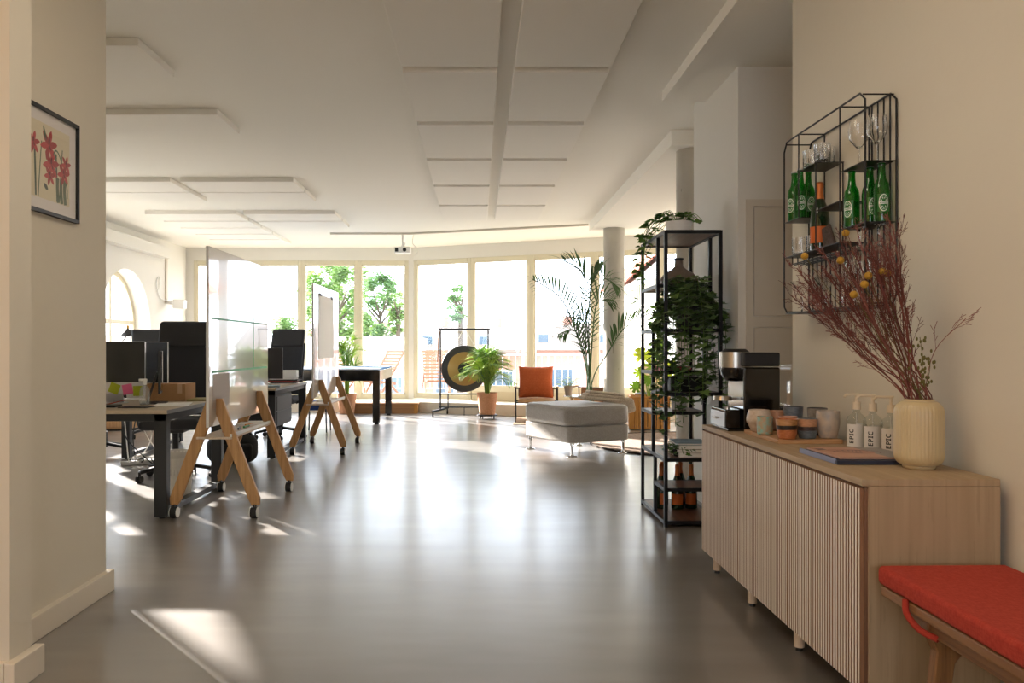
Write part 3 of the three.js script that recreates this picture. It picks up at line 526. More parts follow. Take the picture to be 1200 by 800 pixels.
  const emblem = canvasTex(256, 256, (c, W) => {
    c.fillStyle = '#146a22'; c.fillRect(0, 0, W, W); c.strokeStyle = '#dfe6dc'; c.lineWidth = 13; c.beginPath(); c.ellipse(128, 128, 96, 116, 0, 0, 7); c.stroke(); c.lineWidth = 5; c.beginPath(); c.ellipse(128, 128, 74, 92, 0, 0, 7); c.stroke();
    c.fillStyle = '#dfe6dc'; c.fillRect(38, 112, 180, 34); c.fillStyle = '#14591f'; for (let k = 0; k < 7; k++) c.fillRect(52 + k * 22, 120, 13, 18);
    c.fillStyle = '#dfe6dc'; for (let k = 0; k < 9; k++) { c.beginPath(); c.ellipse(128 + 52 * Math.sin(k * 0.7), 128 + 70 * Math.cos(k * 0.7), 8, 13, -k * 0.7, 0, 7); c.fill(); }
  });
  const emM = P({ map: emblem, roughness: 0.3 });
  const bt = thing('beer_bottle', 'green beer bottle', 'bottle');
  mesh('bottle_body', lathe([[0, 0.002], [0.027, 0.001], [0.0305, 0.006], [0.0305, 0.125], [0.027, 0.15], [0.0165, 0.172], [0.0135, 0.2], [0.013, 0.222], [0.0145, 0.224], [0.0145, 0.232], [0.012, 0.234]], 30), green, bt);
  mesh('label', new THREE.CylinderGeometry(0.031, 0.031, 0.07, 20, 1, true, -0.75, 1.5).translate(0, 0.075, 0), emM, bt, 'pale oval emblem');
  mesh('cap', Cy(0.0145, 0.0155, 0.008, 0, 0.237, 0, 18), M.alu, bt);
  bt.position.set(1.526, 1.7565, -3.915); bt.rotation.y = -1.0; bt.userData = { label: 'green beer bottle on the rack plate beside the orange foiled bottle', category: 'bottle', group: 'beer bottles on the far rack plate' };
  dup(bt, [1.58, 1.7565, -3.88], 0.1); dup(bt, [1.527, 1.7565, -3.843], -0.2);
  const l2 = 'green beer bottle on the rack plate under the large wine glasses', g2 = 'beer bottles on the near rack plate';
  dup(bt, [1.525, 1.6365, -3.31], -1.0, l2, g2); dup(bt, [1.57, 1.6365, -3.25], 0.0, l2, g2); dup(bt, [1.577, 1.6365, -3.17], -0.2, l2, g2);
  sparkling('sparkling_bottle', 'dark green sparkling wine bottle with orange foil on the wire rack', [1.552, 1.5867, -3.685], -0.6);
  // dark folded cloth by that bottle
  single('napkin', [prism([[-0.05, 0], [0.06, 0], [0.05, 0.085], [-0.02, 0.095]], 0.012, 0.003).rotateY(PI / 2).rotateZ(0.15)], S({ roughness: 0.9, map: clothTex(0x4f4039, 24, 61) }), 'dark brown folded napkin leaning on the wire rack', 'napkin', [1.535, 1.587, -3.53]);
}
function sparkling(name, label, [x, y, z], turn, group, scale = 1) {
  M.darkGreen ??= P({ color: 0x173a1a, roughness: 0.08, transmission: 0.5, thickness: 0, clearcoat: 0.6 });
  M.foil ??= S({ color: 0xb8662c, roughness: 0.38, metalness: 0.35 }); M.orangeLabel ??= S({ color: 0xc8631f, roughness: 0.6 });
  const t = thing(name, label, 'bottle', [x, y, z], turn, group);
  mesh('bottle_body', lathe([[0, 0.004], [0.036, 0.001], [0.042, 0.006], [0.0425, 0.14], [0.038, 0.185], [0.022, 0.228], [0.0155, 0.25], [0.0145, 0.285]], 30).scale(scale, scale, scale), M.darkGreen, t);
  mesh('foil', lathe([[0.0205, 0.232], [0.0165, 0.252], [0.0155, 0.285], [0.017, 0.288], [0.017, 0.302], [0.0155, 0.312], [0.0001, 0.316]], 24).scale(scale, scale, scale), M.foil, t, 'orange foil');
  mesh('label', new THREE.CylinderGeometry(0.0432, 0.0432, 0.075, 20, 1, true, -1, 2).translate(0, 0.072, 0).scale(scale, scale, scale), M.orangeLabel, t, 'plain orange label');
  return t;
}

// ---------------------------------------------------------------- soft shapes
function pillow(w, h, t, n = 18, pinch = 0.06) {                        // upright cushion in x, y
  const g = new THREE.BufferGeometry(), pos = [], uv = [], idx = [], R = (a) => Math.sqrt(Math.max(0, 1 - Math.pow(Math.abs(a), 2.6)));
  for (const s of [1, -1]) for (let j = 0; j <= n; j++) for (let i = 0; i <= n; i++) {
    const u = i / n * 2 - 1, v = j / n * 2 - 1, k = 1 - pinch * (1 - u * u) * v * v, m = 1 - pinch * (1 - v * v) * u * u;
    pos.push(u * w / 2 * m, v * h / 2 * k, s * t / 2 * R(u) * R(v)); uv.push(u * w / 2, v * h / 2);
  }
  const N = (n + 1) * (n + 1);
  for (let s = 0; s < 2; s++) for (let j = 0; j < n; j++) for (let i = 0; i < n; i++) { const a = s * N + j * (n + 1) + i, b = a + 1, c = a + n + 1, d = c + 1; s ? idx.push(a, c, b, b, c, d) : idx.push(a, b, c, b, d, c); }
  g.setAttribute('position', new THREE.Float32BufferAttribute(pos, 3)); g.setAttribute('uv', new THREE.Float32BufferAttribute(uv, 2)); g.setIndex(idx); g.computeVertexNormals(); return g;
}
function puff(w, h, d, r, seg, amp, seed) {                             // rounded block with bulged faces, for upholstery
  const g = new RoundedBoxGeometry(w, h, d, seg, r), p = g.attributes.position;
  for (let i = 0; i < p.count; i++) { const x = p.getX(i), y = p.getY(i), z = p.getZ(i), ex = 1 - Math.pow(Math.abs(2 * x / w), 3), ez = 1 - Math.pow(Math.abs(2 * z / d), 3), ey = 1 - Math.pow(Math.abs(2 * y / h), 2); p.setXYZ(i, x + Math.sign(x) * amp * 0.7 * ey * ez, y + (y > 0 ? amp * ex * ez : 0), z + Math.sign(z) * amp * 0.7 * ey * ex); }
  g.computeVertexNormals(); return g;
}
function rounded(w, d, r, h, bevel, n = 8) {                            // slab with rounded plan corners, along y
  const s = new THREE.Shape(), a = w / 2 - bevel, b = d / 2 - bevel; s.moveTo(-a + r, -b); s.lineTo(a - r, -b); s.absarc(a - r, -b + r, r, -PI / 2, 0); s.lineTo(a, b - r); s.absarc(a - r, b - r, r, 0, PI / 2); s.lineTo(-a + r, b); s.absarc(-a + r, b - r, r, PI / 2, PI); s.lineTo(-a, -b + r); s.absarc(-a + r, -b + r, r, PI, 1.5 * PI);
  return new THREE.ExtrudeGeometry(s, { depth: h - 2 * bevel, bevelEnabled: true, bevelSize: bevel, bevelThickness: bevel, bevelSegments: 4, curveSegments: n }).rotateX(-PI / 2).translate(0, bevel, 0);
}
// ---------------------------------------------------------------- mobile whiteboards
const boardM = P({ color: 0xdcd8d2, roughness: 0.12, clearcoat: 1, clearcoatRoughness: 0.02, ior: 1.5 });
function whiteboard(x, dn, fn, ff, label) {                             // board plane along the room; A-frames at distances fn and ff
  const len = 1.5, cz = -(fn + ff) / 2, t = thing('mobile_whiteboard', label, 'whiteboard', [x, 0, cz]);
  const Z = d => -d - cz, zc = Z(dn + len / 2);
  mesh('board', B(0.02, 1.2, len, 0, 1.22, zc, 0.003), boardM, t, 'glossy white board');
  for (const d of [fn, ff]) for (const s of [-1, 1]) {
    const a = V(s * 0.27, 0.075, Z(d)), b = V(s * 0.034, 0.79, Z(d));
    mesh('leg', metric(prism([[s * 0.012, 0.8], [s * 0.05, 0.8], [s * 0.302, 0.13], [s * 0.298, 0.085], [s * 0.252, 0.085], [s * 0.232, 0.12], [s * 0.012, 0.7]], 0.03, 0.003)).translate(0, 0, Z(d)), M.oak, t);
    const c = mesh('caster', [Cy(0.011, 0.011, 0.05, s * 0.27, 0.085, Z(d), 10), B(0.012, 0.06, 0.05, s * 0.27, 0.06, Z(d) + 0.012, 0.004)], M.black, t);
    mesh('wheel', Cy(0.037, 0.037, 0.042, 0, 0, 0, 24).rotateZ(PI / 2).translate(s * 0.27, 0.037, Z(d) + 0.02), M.rubber, c);
    for (const k of [-1, 1]) mesh('wheel_cap', Cy(0.034, 0.034, 0.005, 0, 0, 0, 24).rotateZ(PI / 2).translate(s * 0.27 + k * 0.0235, 0.037, Z(d) + 0.02), M.white, c);
  }
  mesh('tray', metric(Bx(-0.12, 0.12, 0.53, 0.545, Z(fn - 0.03), Z(ff + 0.03), 0.003), 2), M.oakPale, t);
  mesh('tray_lip', metric(Bx(0.108, 0.12, 0.545, 0.565, Z(fn - 0.03), Z(ff + 0.03)), 2), M.white, t);
  return t;
}
const tapeM = S({ color: 0x1fa05a, roughness: 0.5 });
{
  const x = -1.785, t = whiteboard(x, 5.34, 5.5, 6.5, 'mobile whiteboard with green tape lines on oak trestle legs beside the wastebasket');
  const Z = d => -d + 6.0, tape = (d0, d1, y0, y1, name = 'tape') => mesh(name, Bx(0.0101, 0.0112, y0, y1, Z(d0), Z(d1)), tapeM, t, 'green adhesive tape');
  tape(5.4, 6.8, 0.978, 0.994); tape(5.4, 6.8, 1.338, 1.35); tape(6.4, 6.41, 0.985, 1.6);
  mesh('paper_sheet', Bx(0.0101, 0.0108, 0.74, 0.97, Z(5.42), Z(5.78)), S({ color: 0xb9aca2, roughness: 0.7 }), t, 'grey paper sheet taped under the green line');
  // things lying on its tray
  const R = rng(8);
  for (let k = 0; k < 5; k++) single('marker_pen', [bar(V(-0.06, 0, 0), V(0.05, 0, 0), 0.008, 0.008, 10), bar(V(0.05, 0, 0), V(0.065, 0, 0), 0.009, 0.005, 10)], S({ color: [0xc43a30, 0x2b4f9c, 0x2b2b2b, 0x2f8f52, 0xd88a2a][k], roughness: 0.4 }), `${['red', 'blue', 'black', 'green', 'orange'][k]} marker pen lying on the tray of the taped whiteboard`, 'pen', [x - 0.02 + 0.06 * R(), 0.5535, -5.72 - 0.14 * k], 1.3 + R());
  single('paper_pile', B(0.2, 0.012, 0.3, 0, 0.006, 0), M.paper, 'white paper pile on the tray of the taped whiteboard', 'paper', [x - 0.005, 0.545, -6.42], 0.08);
}
{
  const x = -1.72, t = whiteboard(x, 8.42, 8.7, 9.75, 'mobile whiteboard with a hanging paper sheet beside the black table');
  const Z = d => -d + 9.225;
  mesh('paper_sheet', Bx(0.0101, 0.013, 1.03, 1.72, Z(8.68), Z(9.55)), M.paper, t, 'white paper sheet');
  for (const d of [8.75, 9.45]) mesh('clip', B(0.012, 0.03, 0.08, 0.018, 1.72, Z(d), 0.003), M.black, t);
  single('paper_pile', B(0.2, 0.012, 0.3, 0, 0.006, 0), M.paper, 'white paper pile on the tray of the paper hung whiteboard', 'paper', [x, 0.545, -9.2], 0.1);
}
// ---------------------------------------------------------------- desks
const deskTop = S({ roughness: 0.5, map: woodTex(0xcdbda4, 0xb5a38a, 401, 128, 128) });
function desk(xr, d0, d1, w, label) {
  const cx = xr - w / 2, cz = -(d0 + d1) / 2, hz = (d1 - d0) / 2, t = thing('desk', label, 'desk', [cx, 0, cz]);
  mesh('desktop', metric(B(w, 0.026, 2 * hz, 0, 0.717, 0, 0.003), 0), deskTop, t);
  const bandM = S({ color: 0x8c8f92, roughness: 0.4 }); for (const s of [-1, 1]) mesh('edge_band', B(0.003, 0.026, 2 * hz, s * (w / 2 + 0.001), 0.717, 0), bandM, t);
  for (const s of [-1, 1]) mesh('apron', B(w - 0.02, 0.05, 0.03, 0, 0.679, s * (hz - 0.025), 0.003), M.deskFrame, t);
  for (const s of [-1, 1]) {
    const x = s * (w / 2 - 0.05);
    const f = mesh('leg_frame', [Bx(x - 0.03, x + 0.03, 0.655, 0.704, -hz + 0.01, hz - 0.01, 0.003), Bx(x - 0.03, x + 0.03, 0.02, 0.06, -hz + 0.02, hz - 0.02, 0.003)], M.deskFrame, t);
    for (const z of [-hz + 0.045, hz - 0.045]) mesh('leg', [B(0.085, 0.69, 0.07, x, 0.357, z, 0.004), Cy(0.02, 0.02, 0.014, x, 0.007, z, 12)], M.deskFrame, f);
  }
  return t;
}
desk(-2.085, 5.43, 6.68, 1.6, 'black framed desk with sticky notes and monitor behind the partition wall');
desk(-2.085, 8.34, 9.88, 1.6, 'black framed desk covered in papers between the two whiteboards');
// modesty panel / drawers under the second desk
{
  const t = thing('drawer_unit', 'black drawer pedestal under the paper covered desk', 'drawer unit', [-2.3, 0, -9.0]);
  mesh('body', B(0.28, 0.34, 0.72, 0, 0.47, 0, 0.004), M.black, t);
  mesh('drawer', B(0.012, 0.15, 0.66, 0.145, 0.55, 0, 0.002), M.black, t); mesh('drawer', B(0.012, 0.14, 0.66, 0.145, 0.39, 0, 0.002), M.black, t);
  mesh('runner', [B(0.2, 0.014, 0.5, 0, 0.647, 0)], M.black, t);
}
// ---------------------------------------------------------------- office chairs
function officeChair(label, pos, turn, group) {
  const t = thing('office_chair', label, 'chair', pos, turn, group), meshM = S({ color: 0x23252a, roughness: 0.85, bumpMap: weave, bumpScale: 0.001 }), pad = S({ color: 0x2b2c2f, roughness: 0.8, bumpMap: weave, bumpScale: 0.0008 });
  mesh('seat', metric(puff(0.5, 0.09, 0.48, 0.04, 5, 0.012, 1).translate(0, 0.49, 0.02)), pad, t);
  const curve = g => { const p = g.attributes.position; for (let i = 0; i < p.count; i++) { const y = p.getY(i); p.setZ(i, p.getZ(i) - 0.24 - 0.16 * (y - 0.55) + 0.06 * Math.sin((y - 0.5) * 3.4) + 0.35 * p.getX(i) ** 2); } g.computeVertexNormals(); return g; };
  const bg = new THREE.BoxGeometry(0.43, 0.68, 0.03, 8, 14, 1).translate(0, 0.88, 0); mesh('backrest', curve(metric(bg)), meshM, t);
  const hg = new RoundedBoxGeometry(0.435, 0.23, 0.075, 4, 0.035).translate(0, 1.275, 0); mesh('headrest', curve(metric(hg)), pad, t);
  mesh('back_frame', [tube([V(-0.19, 0.46, -0.18), V(-0.215, 0.6, -0.2), V(-0.215, 0.85, -0.24), V(-0.21, 1.2, -0.36)], 0.014), tube([V(0.19, 0.46, -0.18), V(0.215, 0.6, -0.2), V(0.215, 0.85, -0.24), V(0.21, 1.2, -0.36)], 0.014)], M.black, t);
  for (const s of [-1, 1]) mesh('armrest', [tube([V(s * 0.24, 0.45, 0.1), V(s * 0.29, 0.5, 0.08), V(s * 0.29, 0.66, 0.02)], 0.016, 16), B(0.06, 0.03, 0.26, s * 0.29, 0.675, 0.02, 0.012, 2)], M.black, t);
  mesh('gas_column', [Cy(0.028, 0.028, 0.2, 0, 0.34, 0), Cy(0.042, 0.046, 0.16, 0, 0.18, 0), B(0.2, 0.04, 0.26, 0, 0.43, 0, 0.01)], M.black, t);
  for (let k = 0; k < 5; k++) {
    const a = k * 2 * PI / 5 + 0.35, x = Math.sin(a), z = Math.cos(a);
    const leg = mesh('base_leg', beam(V(x * 0.03, 0.135, z * 0.03), V(x * 0.315, 0.085, z * 0.315), 0.05, 0.03, V(0, 1, 0), 0.008), M.black, t);
    mesh('caster', [-1, 1].map(q => Cy(0.028, 0.028, 0.018, 0, 0, 0, 16).rotateZ(PI / 2).translate(q * 0.014, 0.028, 0)).concat([Cy(0.012, 0.012, 0.06, 0, 0.06, 0, 8)]).map(g => g.rotateY(a + 0.6).translate(x * 0.315, 0, z * 0.315)), M.rubber, leg);
  }
  return t;
}
officeChair('tall black office chair facing the desk with the cardboard box', [-2.66, 0, -7.12], 0.12);
officeChair('black office chair standing behind another tall black chair at the arched window', [-4.2, 0, -10.45], 0.5);
officeChair('tall black office chair at the paper covered desk', [-2.52, 0, -10.3], -0.1);
officeChair('black office chair whose castors show under the desk by the partition', [-3.98, 0, -8.6], 2.4);
// ---------------------------------------------------------------- things on the first desk
const DT = 0.73;
function monitor(name, label, pos, turn, { w = 0.65, h = 0.305, chin = 0.085, back = M.alu, chinM = M.alu }) {
  const t = thing(name, label, 'monitor', pos, turn), y = 0.075;
  mesh('case', B(w, h + chin, 0.018, 0, y + (h + chin) / 2, -0.01, 0.004), back, t);
  mesh('screen', B(w - 0.006, h - 0.004, 0.003, 0, y + chin + h / 2, 0.0005, 0.001), M.screen, t, 'dark glossy screen');
  if (chin > 0.03) mesh('chin', B(w - 0.006, chin - 0.006, 0.003, 0, y + chin / 2, 0.0005, 0.001), chinM, t, 'pale chin strip');
  const st = mesh('stand', [beam(V(0, 0.008, -0.1), V(0, y + 0.16, -0.03), 0.16, 0.008)], back, t);
  mesh('stand_foot', B(0.2, 0.008, 0.18, 0, 0.004, -0.05, 0.002), back, st);
  return t;
}
{
  const m1 = monitor('desktop_computer', 'wide desktop computer screen with sticky notes along its chin', [-2.755, DT, -6.02], 0, { w: 0.56 });
  const note = (px, py, col, rot, name, label) => { const p = at(px, py, 6.0); single('sticky_note', B(0.075, 0.075, 0.0012).rotateZ(rot), S({ color: col, roughness: 0.8 }), label, 'sticky note', [p.x, p.y, -6.0135]); };
  note(133, 455, 0xa8b52a, -0.35, '', 'tilted olive green sticky note on the computer chin');
  note(148.5, 456, 0xe36f9c, 0.2, '', 'pink sticky note between two green notes');
  note(161, 458, 0xa3ad2a, 0.02, '', 'straight olive green sticky note at the screen corner');
  monitor('monitor', 'second screen facing the aisle behind the sticky note computer', [-2.78, DT, -6.5], 0, { w: 0.58, h: 0.33, chin: 0.06, back: M.white, chinM: M.white });
  monitor('monitor', 'thin black monitor seen edge on beside the cardboard box', [-2.39, DT, -6.12], 1.88, { w: 0.22, h: 0.3, chin: 0.02, back: M.black });
  const b = thing('cardboard_box', 'small brown cardboard box on the desk', 'box', [-2.45, DT, -6.46], -0.06);
  const card = S({ roughness: 0.9, map: clothTex(0xb58a5e, 14, 51) });
  mesh('box_body', B(0.32, 0.135, 0.2, 0, 0.0675, 0, 0.002), card, b);
  mesh('box_tape', [Bx(0.1, 0.135, 0.134, 0.1362, -0.1, 0.1), Bx(0.1, 0.135, 0.06, 0.1355, 0.1, 0.1012)], S({ color: 0xd2b08a, roughness: 0.4 }), b, 'pale packing tape');
  const sp = thing('spray_bottle', 'clear plastic sanitizer spray bottle on the desk', 'bottle', [-2.44, DT, -5.93], 0.4);
  mesh('bottle_body', lathe([[0, 0.001], [0.034, 0.001], [0.036, 0.01], [0.036, 0.1], [0.03, 0.125], [0.014, 0.14], [0.013, 0.15]], 20), P({ color: 0xf2f5f5, transmission: 0.8, thickness: 0, roughness: 0.15 }), sp);
  mesh('spray_head', [Cy(0.016, 0.016, 0.025, 0, 0.16, 0, 14), B(0.06, 0.02, 0.02, -0.012, 0.182, 0, 0.005)], M.white, sp);
  single('keyboard', B(0.42, 0.016, 0.13, 0, 0.008, 0, 0.005), M.black, 'black keyboard lying before the sticky note computer', 'keyboard', [-2.75, DT, -5.72], 0.03);
  single('mouse_pad', B(0.2, 0.005, 0.16, 0, 0.0025, 0), M.rubber, 'black mouse pad beside the keyboard', 'mouse pad', [-2.4, DT, -5.7], -0.05);
  single('paper_pile', B(0.24, 0.006, 0.32, 0, 0.003, 0), M.paper, 'loose paper sheets beside the cardboard box', 'paper', [-2.24, DT, -5.95], 0.25);
  single('notebook', B(0.2, 0.014, 0.26, 0, 0.007, 0, 0.002), S({ color: 0x9c8a3a, roughness: 0.6 }), 'mustard notebook at the desk edge by the taped whiteboard', 'notebook', [-2.19, DT, -6.48], 0.05);
  single('desk_cable', tube([V(-0.35, 0.006, 0.05), V(-0.2, 0.006, 0.12), V(-0.05, 0.006, 0.02), V(0.05, 0.006, 0.09), V(0.13, 0.03, -0.1)], 0.004), S({ color: 0xb0452c, roughness: 0.6 }), 'thin red cable curling on the desk before the computer', 'cable', [-2.75, DT, -5.92]);
  // wastebasket
  const w = thing('wastebasket', 'white wastebasket with a bag liner under the desk edge', 'wastebasket', [-2.27, 0, -6.12]);
  const wm = P({ color: 0xf2f0ea, roughness: 0.6, transmission: 0.3, thickness: 0 });
  const rib = lathe([[0, 0.004], [0.088, 0.002], [0.094, 0.01], [0.112, 0.36], [0.108, 0.36], [0.09, 0.014], [0, 0.014]], 96), rp = rib.attributes.position; for (let i = 0; i < rp.count; i++) { const x = rp.getX(i), z = rp.getZ(i), k = 1 + 0.012 * Math.cos(Math.atan2(z, x) * 24); rp.setX(i, x * k); rp.setZ(i, z * k); } rib.computeVertexNormals();
  mesh('basket', rib, wm, w);
  mesh('liner', lathe([[0.104, 0.2], [0.108, 0.368], [0.115, 0.372], [0.118, 0.34], [0.117, 0.325]], 40), P({ color: 0xeceae4, roughness: 0.5, transmission: 0.4, thickness: 0 }), w, 'thin white bag liner');
}
// desk lamp beyond the first desk, on a low shelf of its own
{
  const c = thing('low_cabinet', 'low wooden cabinet behind the desks under the arched window', 'cabinet', [-4.86, 0, -11.4], 0.05);
  // stays low so that the window light passes over it
  mesh('body', metric(B(0.9, 0.72, 0.42, 0, 0.38, 0, 0.004), 0), M.beech, c); mesh('plinth', B(0.86, 0.04, 0.38, 0, 0.02, 0), M.black, c);
  for (const s of [-1, 1]) { const d = mesh('door', metric(B(0.43, 0.68, 0.016, s * 0.22, 0.385, 0.218, 0.002)), M.beech, c); mesh('knob', Sp(0.012, s * 0.05, 0.4, 0.234), M.black, d); }
  const l = thing('desk_lamp', 'black dome desk lamp with brass socket by the arched window', 'lamp', [-4.98, 0.74, -11.4]);
  mesh('lamp_base', Cy(0.07, 0.08, 0.02, 0, 0.01, 0, 24), M.black, l);
  mesh('lamp_arm', [bar(V(0, 0.02, 0), V(-0.1, 0.4, 0), 0.007), bar(V(-0.1, 0.4, 0), V(0.06, 0.6, 0), 0.007)], M.black, l);
  const sh = mesh('lamp_shade', lathe([[0.02, 0.1], [0.03, 0.085], [0.06, 0.07], [0.095, 0.03], [0.105, 0], [0.101, 0], [0.09, 0.028], [0.055, 0.065], [0.02, 0.08]], 30).rotateZ(0.12).translate(0.06, 0.575, 0), M.black, l);
  mesh('lamp_socket', Cy(0.018, 0.02, 0.05, 0.05, 0.7, 0, 14), S({ color: 0xb08a44, roughness: 0.35, metalness: 0.8 }), sh, 'brass socket');
}
// power strips and cables under the desks
{
  const t = thing('power_strip', 'white power strip with tangled cables on the floor under the desks', 'power strip', [-3.3, 0, -8.0], 0.5);
  mesh('strip', B(0.42, 0.04, 0.06, 0, 0.02, 0, 0.008), M.white, t);
  const R = rng(14);
  for (let k = 0; k < 5; k++) mesh('cable', tube([V(-0.15 + 0.07 * k, 0.05, 0), V(-0.1 + 0.2 * R(), 0.02 + 0.1 * R(), 0.2 * R()), V(-0.2 + 0.4 * R(), 0.02, 0.3 * (R() - 0.4)), V(-0.3 + 0.5 * R(), 0.3, -0.1), V(-0.2 + 0.3 * R(), 0.68, -0.15)], 0.006, 30, 6), k % 3 ? M.white : M.black, t);
}
// backpack
{
  const t = thing('backpack', 'black backpack slumped on the floor by the desk leg', 'backpack', [-2.45, 0, -8.08], 0.4), m = S({ color: 0x111214, roughness: 0.8, bumpMap: weave, bumpScale: 0.001 });
  mesh('bag_body', metric(puff(0.46, 0.28, 0.28, 0.1, 6, 0.02, 2).translate(0, 0.14, 0)), m, t);
  mesh('front_pocket', metric(puff(0.3, 0.16, 0.06, 0.028, 4, 0.008, 2).translate(0.02, 0.12, 0.155)), m, t);
  mesh('strap', tube([V(-0.15, 0.26, 0.04), V(-0.05, 0.34, 0.06), V(0.12, 0.33, 0.06), V(0.22, 0.22, 0.05)], 0.014, 20), M.black, t);
}
// ---------------------------------------------------------------- things on the second desk
{
  monitor('monitor', 'dark monitor seen from behind on the paper covered desk', [-2.4, DT, -8.95], PI - 0.05, { w: 0.5, h: 0.32, chin: 0.02, back: S({ color: 0x2f3135, roughness: 0.5 }) });
  single('white_box', B(0.26, 0.085, 0.2, 0, 0.0425, 0, 0.004), M.white, 'flat white box on the paper covered desk', 'box', [-2.24, DT + 0.07, -9.45], 0.1);
  const R = rng(23);
  for (let k = 0; k < 5; k++) single('document_tray', B(0.3 - 0.02 * R(), 0.012, 0.24, 0, 0.006, 0), [M.paper, M.black, S({ color: 0xa33b34, roughness: 0.7 }), M.deskFrame, M.paper][k], ['lowest white papers', 'black folder', 'red folder', 'dark grey folder', 'topmost white papers'][k] + ' in the pile on the second desk', 'papers', [-2.25 + 0.04 * R(), DT + 0.0135 * k, -9.4 + 0.06 * R()], 0.3 * (R() - 0.5));
  for (const [x, d, c, l] of [[-2.2, 8.62, 0x8fa3b0, 'blue grey'], [-2.5, 8.6, 0xc98a2b, 'amber']]) single('notebook', B(0.18, 0.016, 0.22, 0, 0.008, 0, 0.002), S({ color: c, roughness: 0.6 }), `${l} notebook at the front of the paper covered desk`, 'notebook', [x, DT, -d], 0.2);
  single('headset_cable', tube([V(0, 0.01, 0), V(0.06, 0.06, -0.05), V(0.12, 0.02, 0.04), V(0.05, 0.05, 0.1), V(0.14, 0.09, 0)], 0.006), M.black, 'black cable tangle at the desk corner facing the black table', 'cable', [-2.25, DT, -9.7]);
  const s = thing('low_stool', 'low blue stool with thin black legs near the black table', 'stool', [-2.2, 0, -11.1]);
  mesh('seat', puff(0.34, 0.12, 0.34, 0.03, 4, 0.01, 3).translate(0, 0.36, 0), S({ color: 0x27427c, roughness: 0.8 }), s);
  for (const x of [-1, 1]) for (const z of [-1, 1]) mesh('leg', bar(V(x * 0.14, 0.31, z * 0.14), V(x * 0.15, 0, z * 0.15), 0.01), M.black, s);
}
// ---------------------------------------------------------------- black table with blue cloth
{
  const x0 = -3.5, x1 = -1.47, d0 = 12.1, d1 = 13.85, cx = (x0 + x1) / 2, cz = -(d0 + d1) / 2, hx = (x1 - x0) / 2, hz = (d1 - d0) / 2;
  const t = thing('black_table', 'glossy black table with thick legs and blue cloth top', 'table', [cx, 0, cz]);
  mesh('apron', [B(2 * hx, 0.16, 0.08, 0, 0.73, hz - 0.04, 0.006), B(2 * hx, 0.16, 0.08, 0, 0.73, -hz + 0.04, 0.006), B(0.08, 0.16, 2 * hz - 0.16, hx - 0.04, 0.73, 0, 0.006), B(0.08, 0.16, 2 * hz - 0.16, -hx + 0.04, 0.73, 0, 0.006)], M.blackGloss, t);
  mesh('cloth', metric(B(2 * hx - 0.06, 0.03, 2 * hz - 0.06, 0, 0.815, 0, 0.006)), S({ color: 0x3d6f9e, roughness: 0.9 }), t, 'blue cloth');
  mesh('rail_edge', [B(2 * hx, 0.016, 0.03, 0, 0.822, hz - 0.014, 0.004), B(2 * hx, 0.016, 0.03, 0, 0.822, -hz + 0.014, 0.004)], M.alu, t);
  for (const x of [-1, 1]) for (const z of [-1, 1]) { const l = mesh('leg', B(0.11, 0.64, 0.11, x * (hx - 0.056), 0.345, z * (hz - 0.056), 0.01, 2), M.blackGloss, t); mesh('foot', Cy(0.03, 0.035, 0.026, x * (hx - 0.056), 0.013, z * (hz - 0.056), 14), M.rubber, l); }
}
// wooden step in front of the plinth
{
  const t = thing('wooden_step', 'low wooden step box against the window plinth', 'step', [-1.62, 0, -14.25]);
  mesh('step_front', metric(Bx(-0.56, 0.5, 0, 0.16, 0.13, 0.15), 0), M.stepWood, t); mesh('step_tread', metric(Bx(-0.58, 0.58, 0.16, 0.185, -0.15, 0.17, 0.003), 0), M.stepWood, t);
  mesh('step_side', metric(Bx(0.5, 0.56, 0, 0.16, -0.13, 0.15)), M.crateWood, t); mesh('step_side', metric(Bx(-0.58, -0.56, 0, 0.16, -0.13, 0.15)), M.stepWood, t);
}
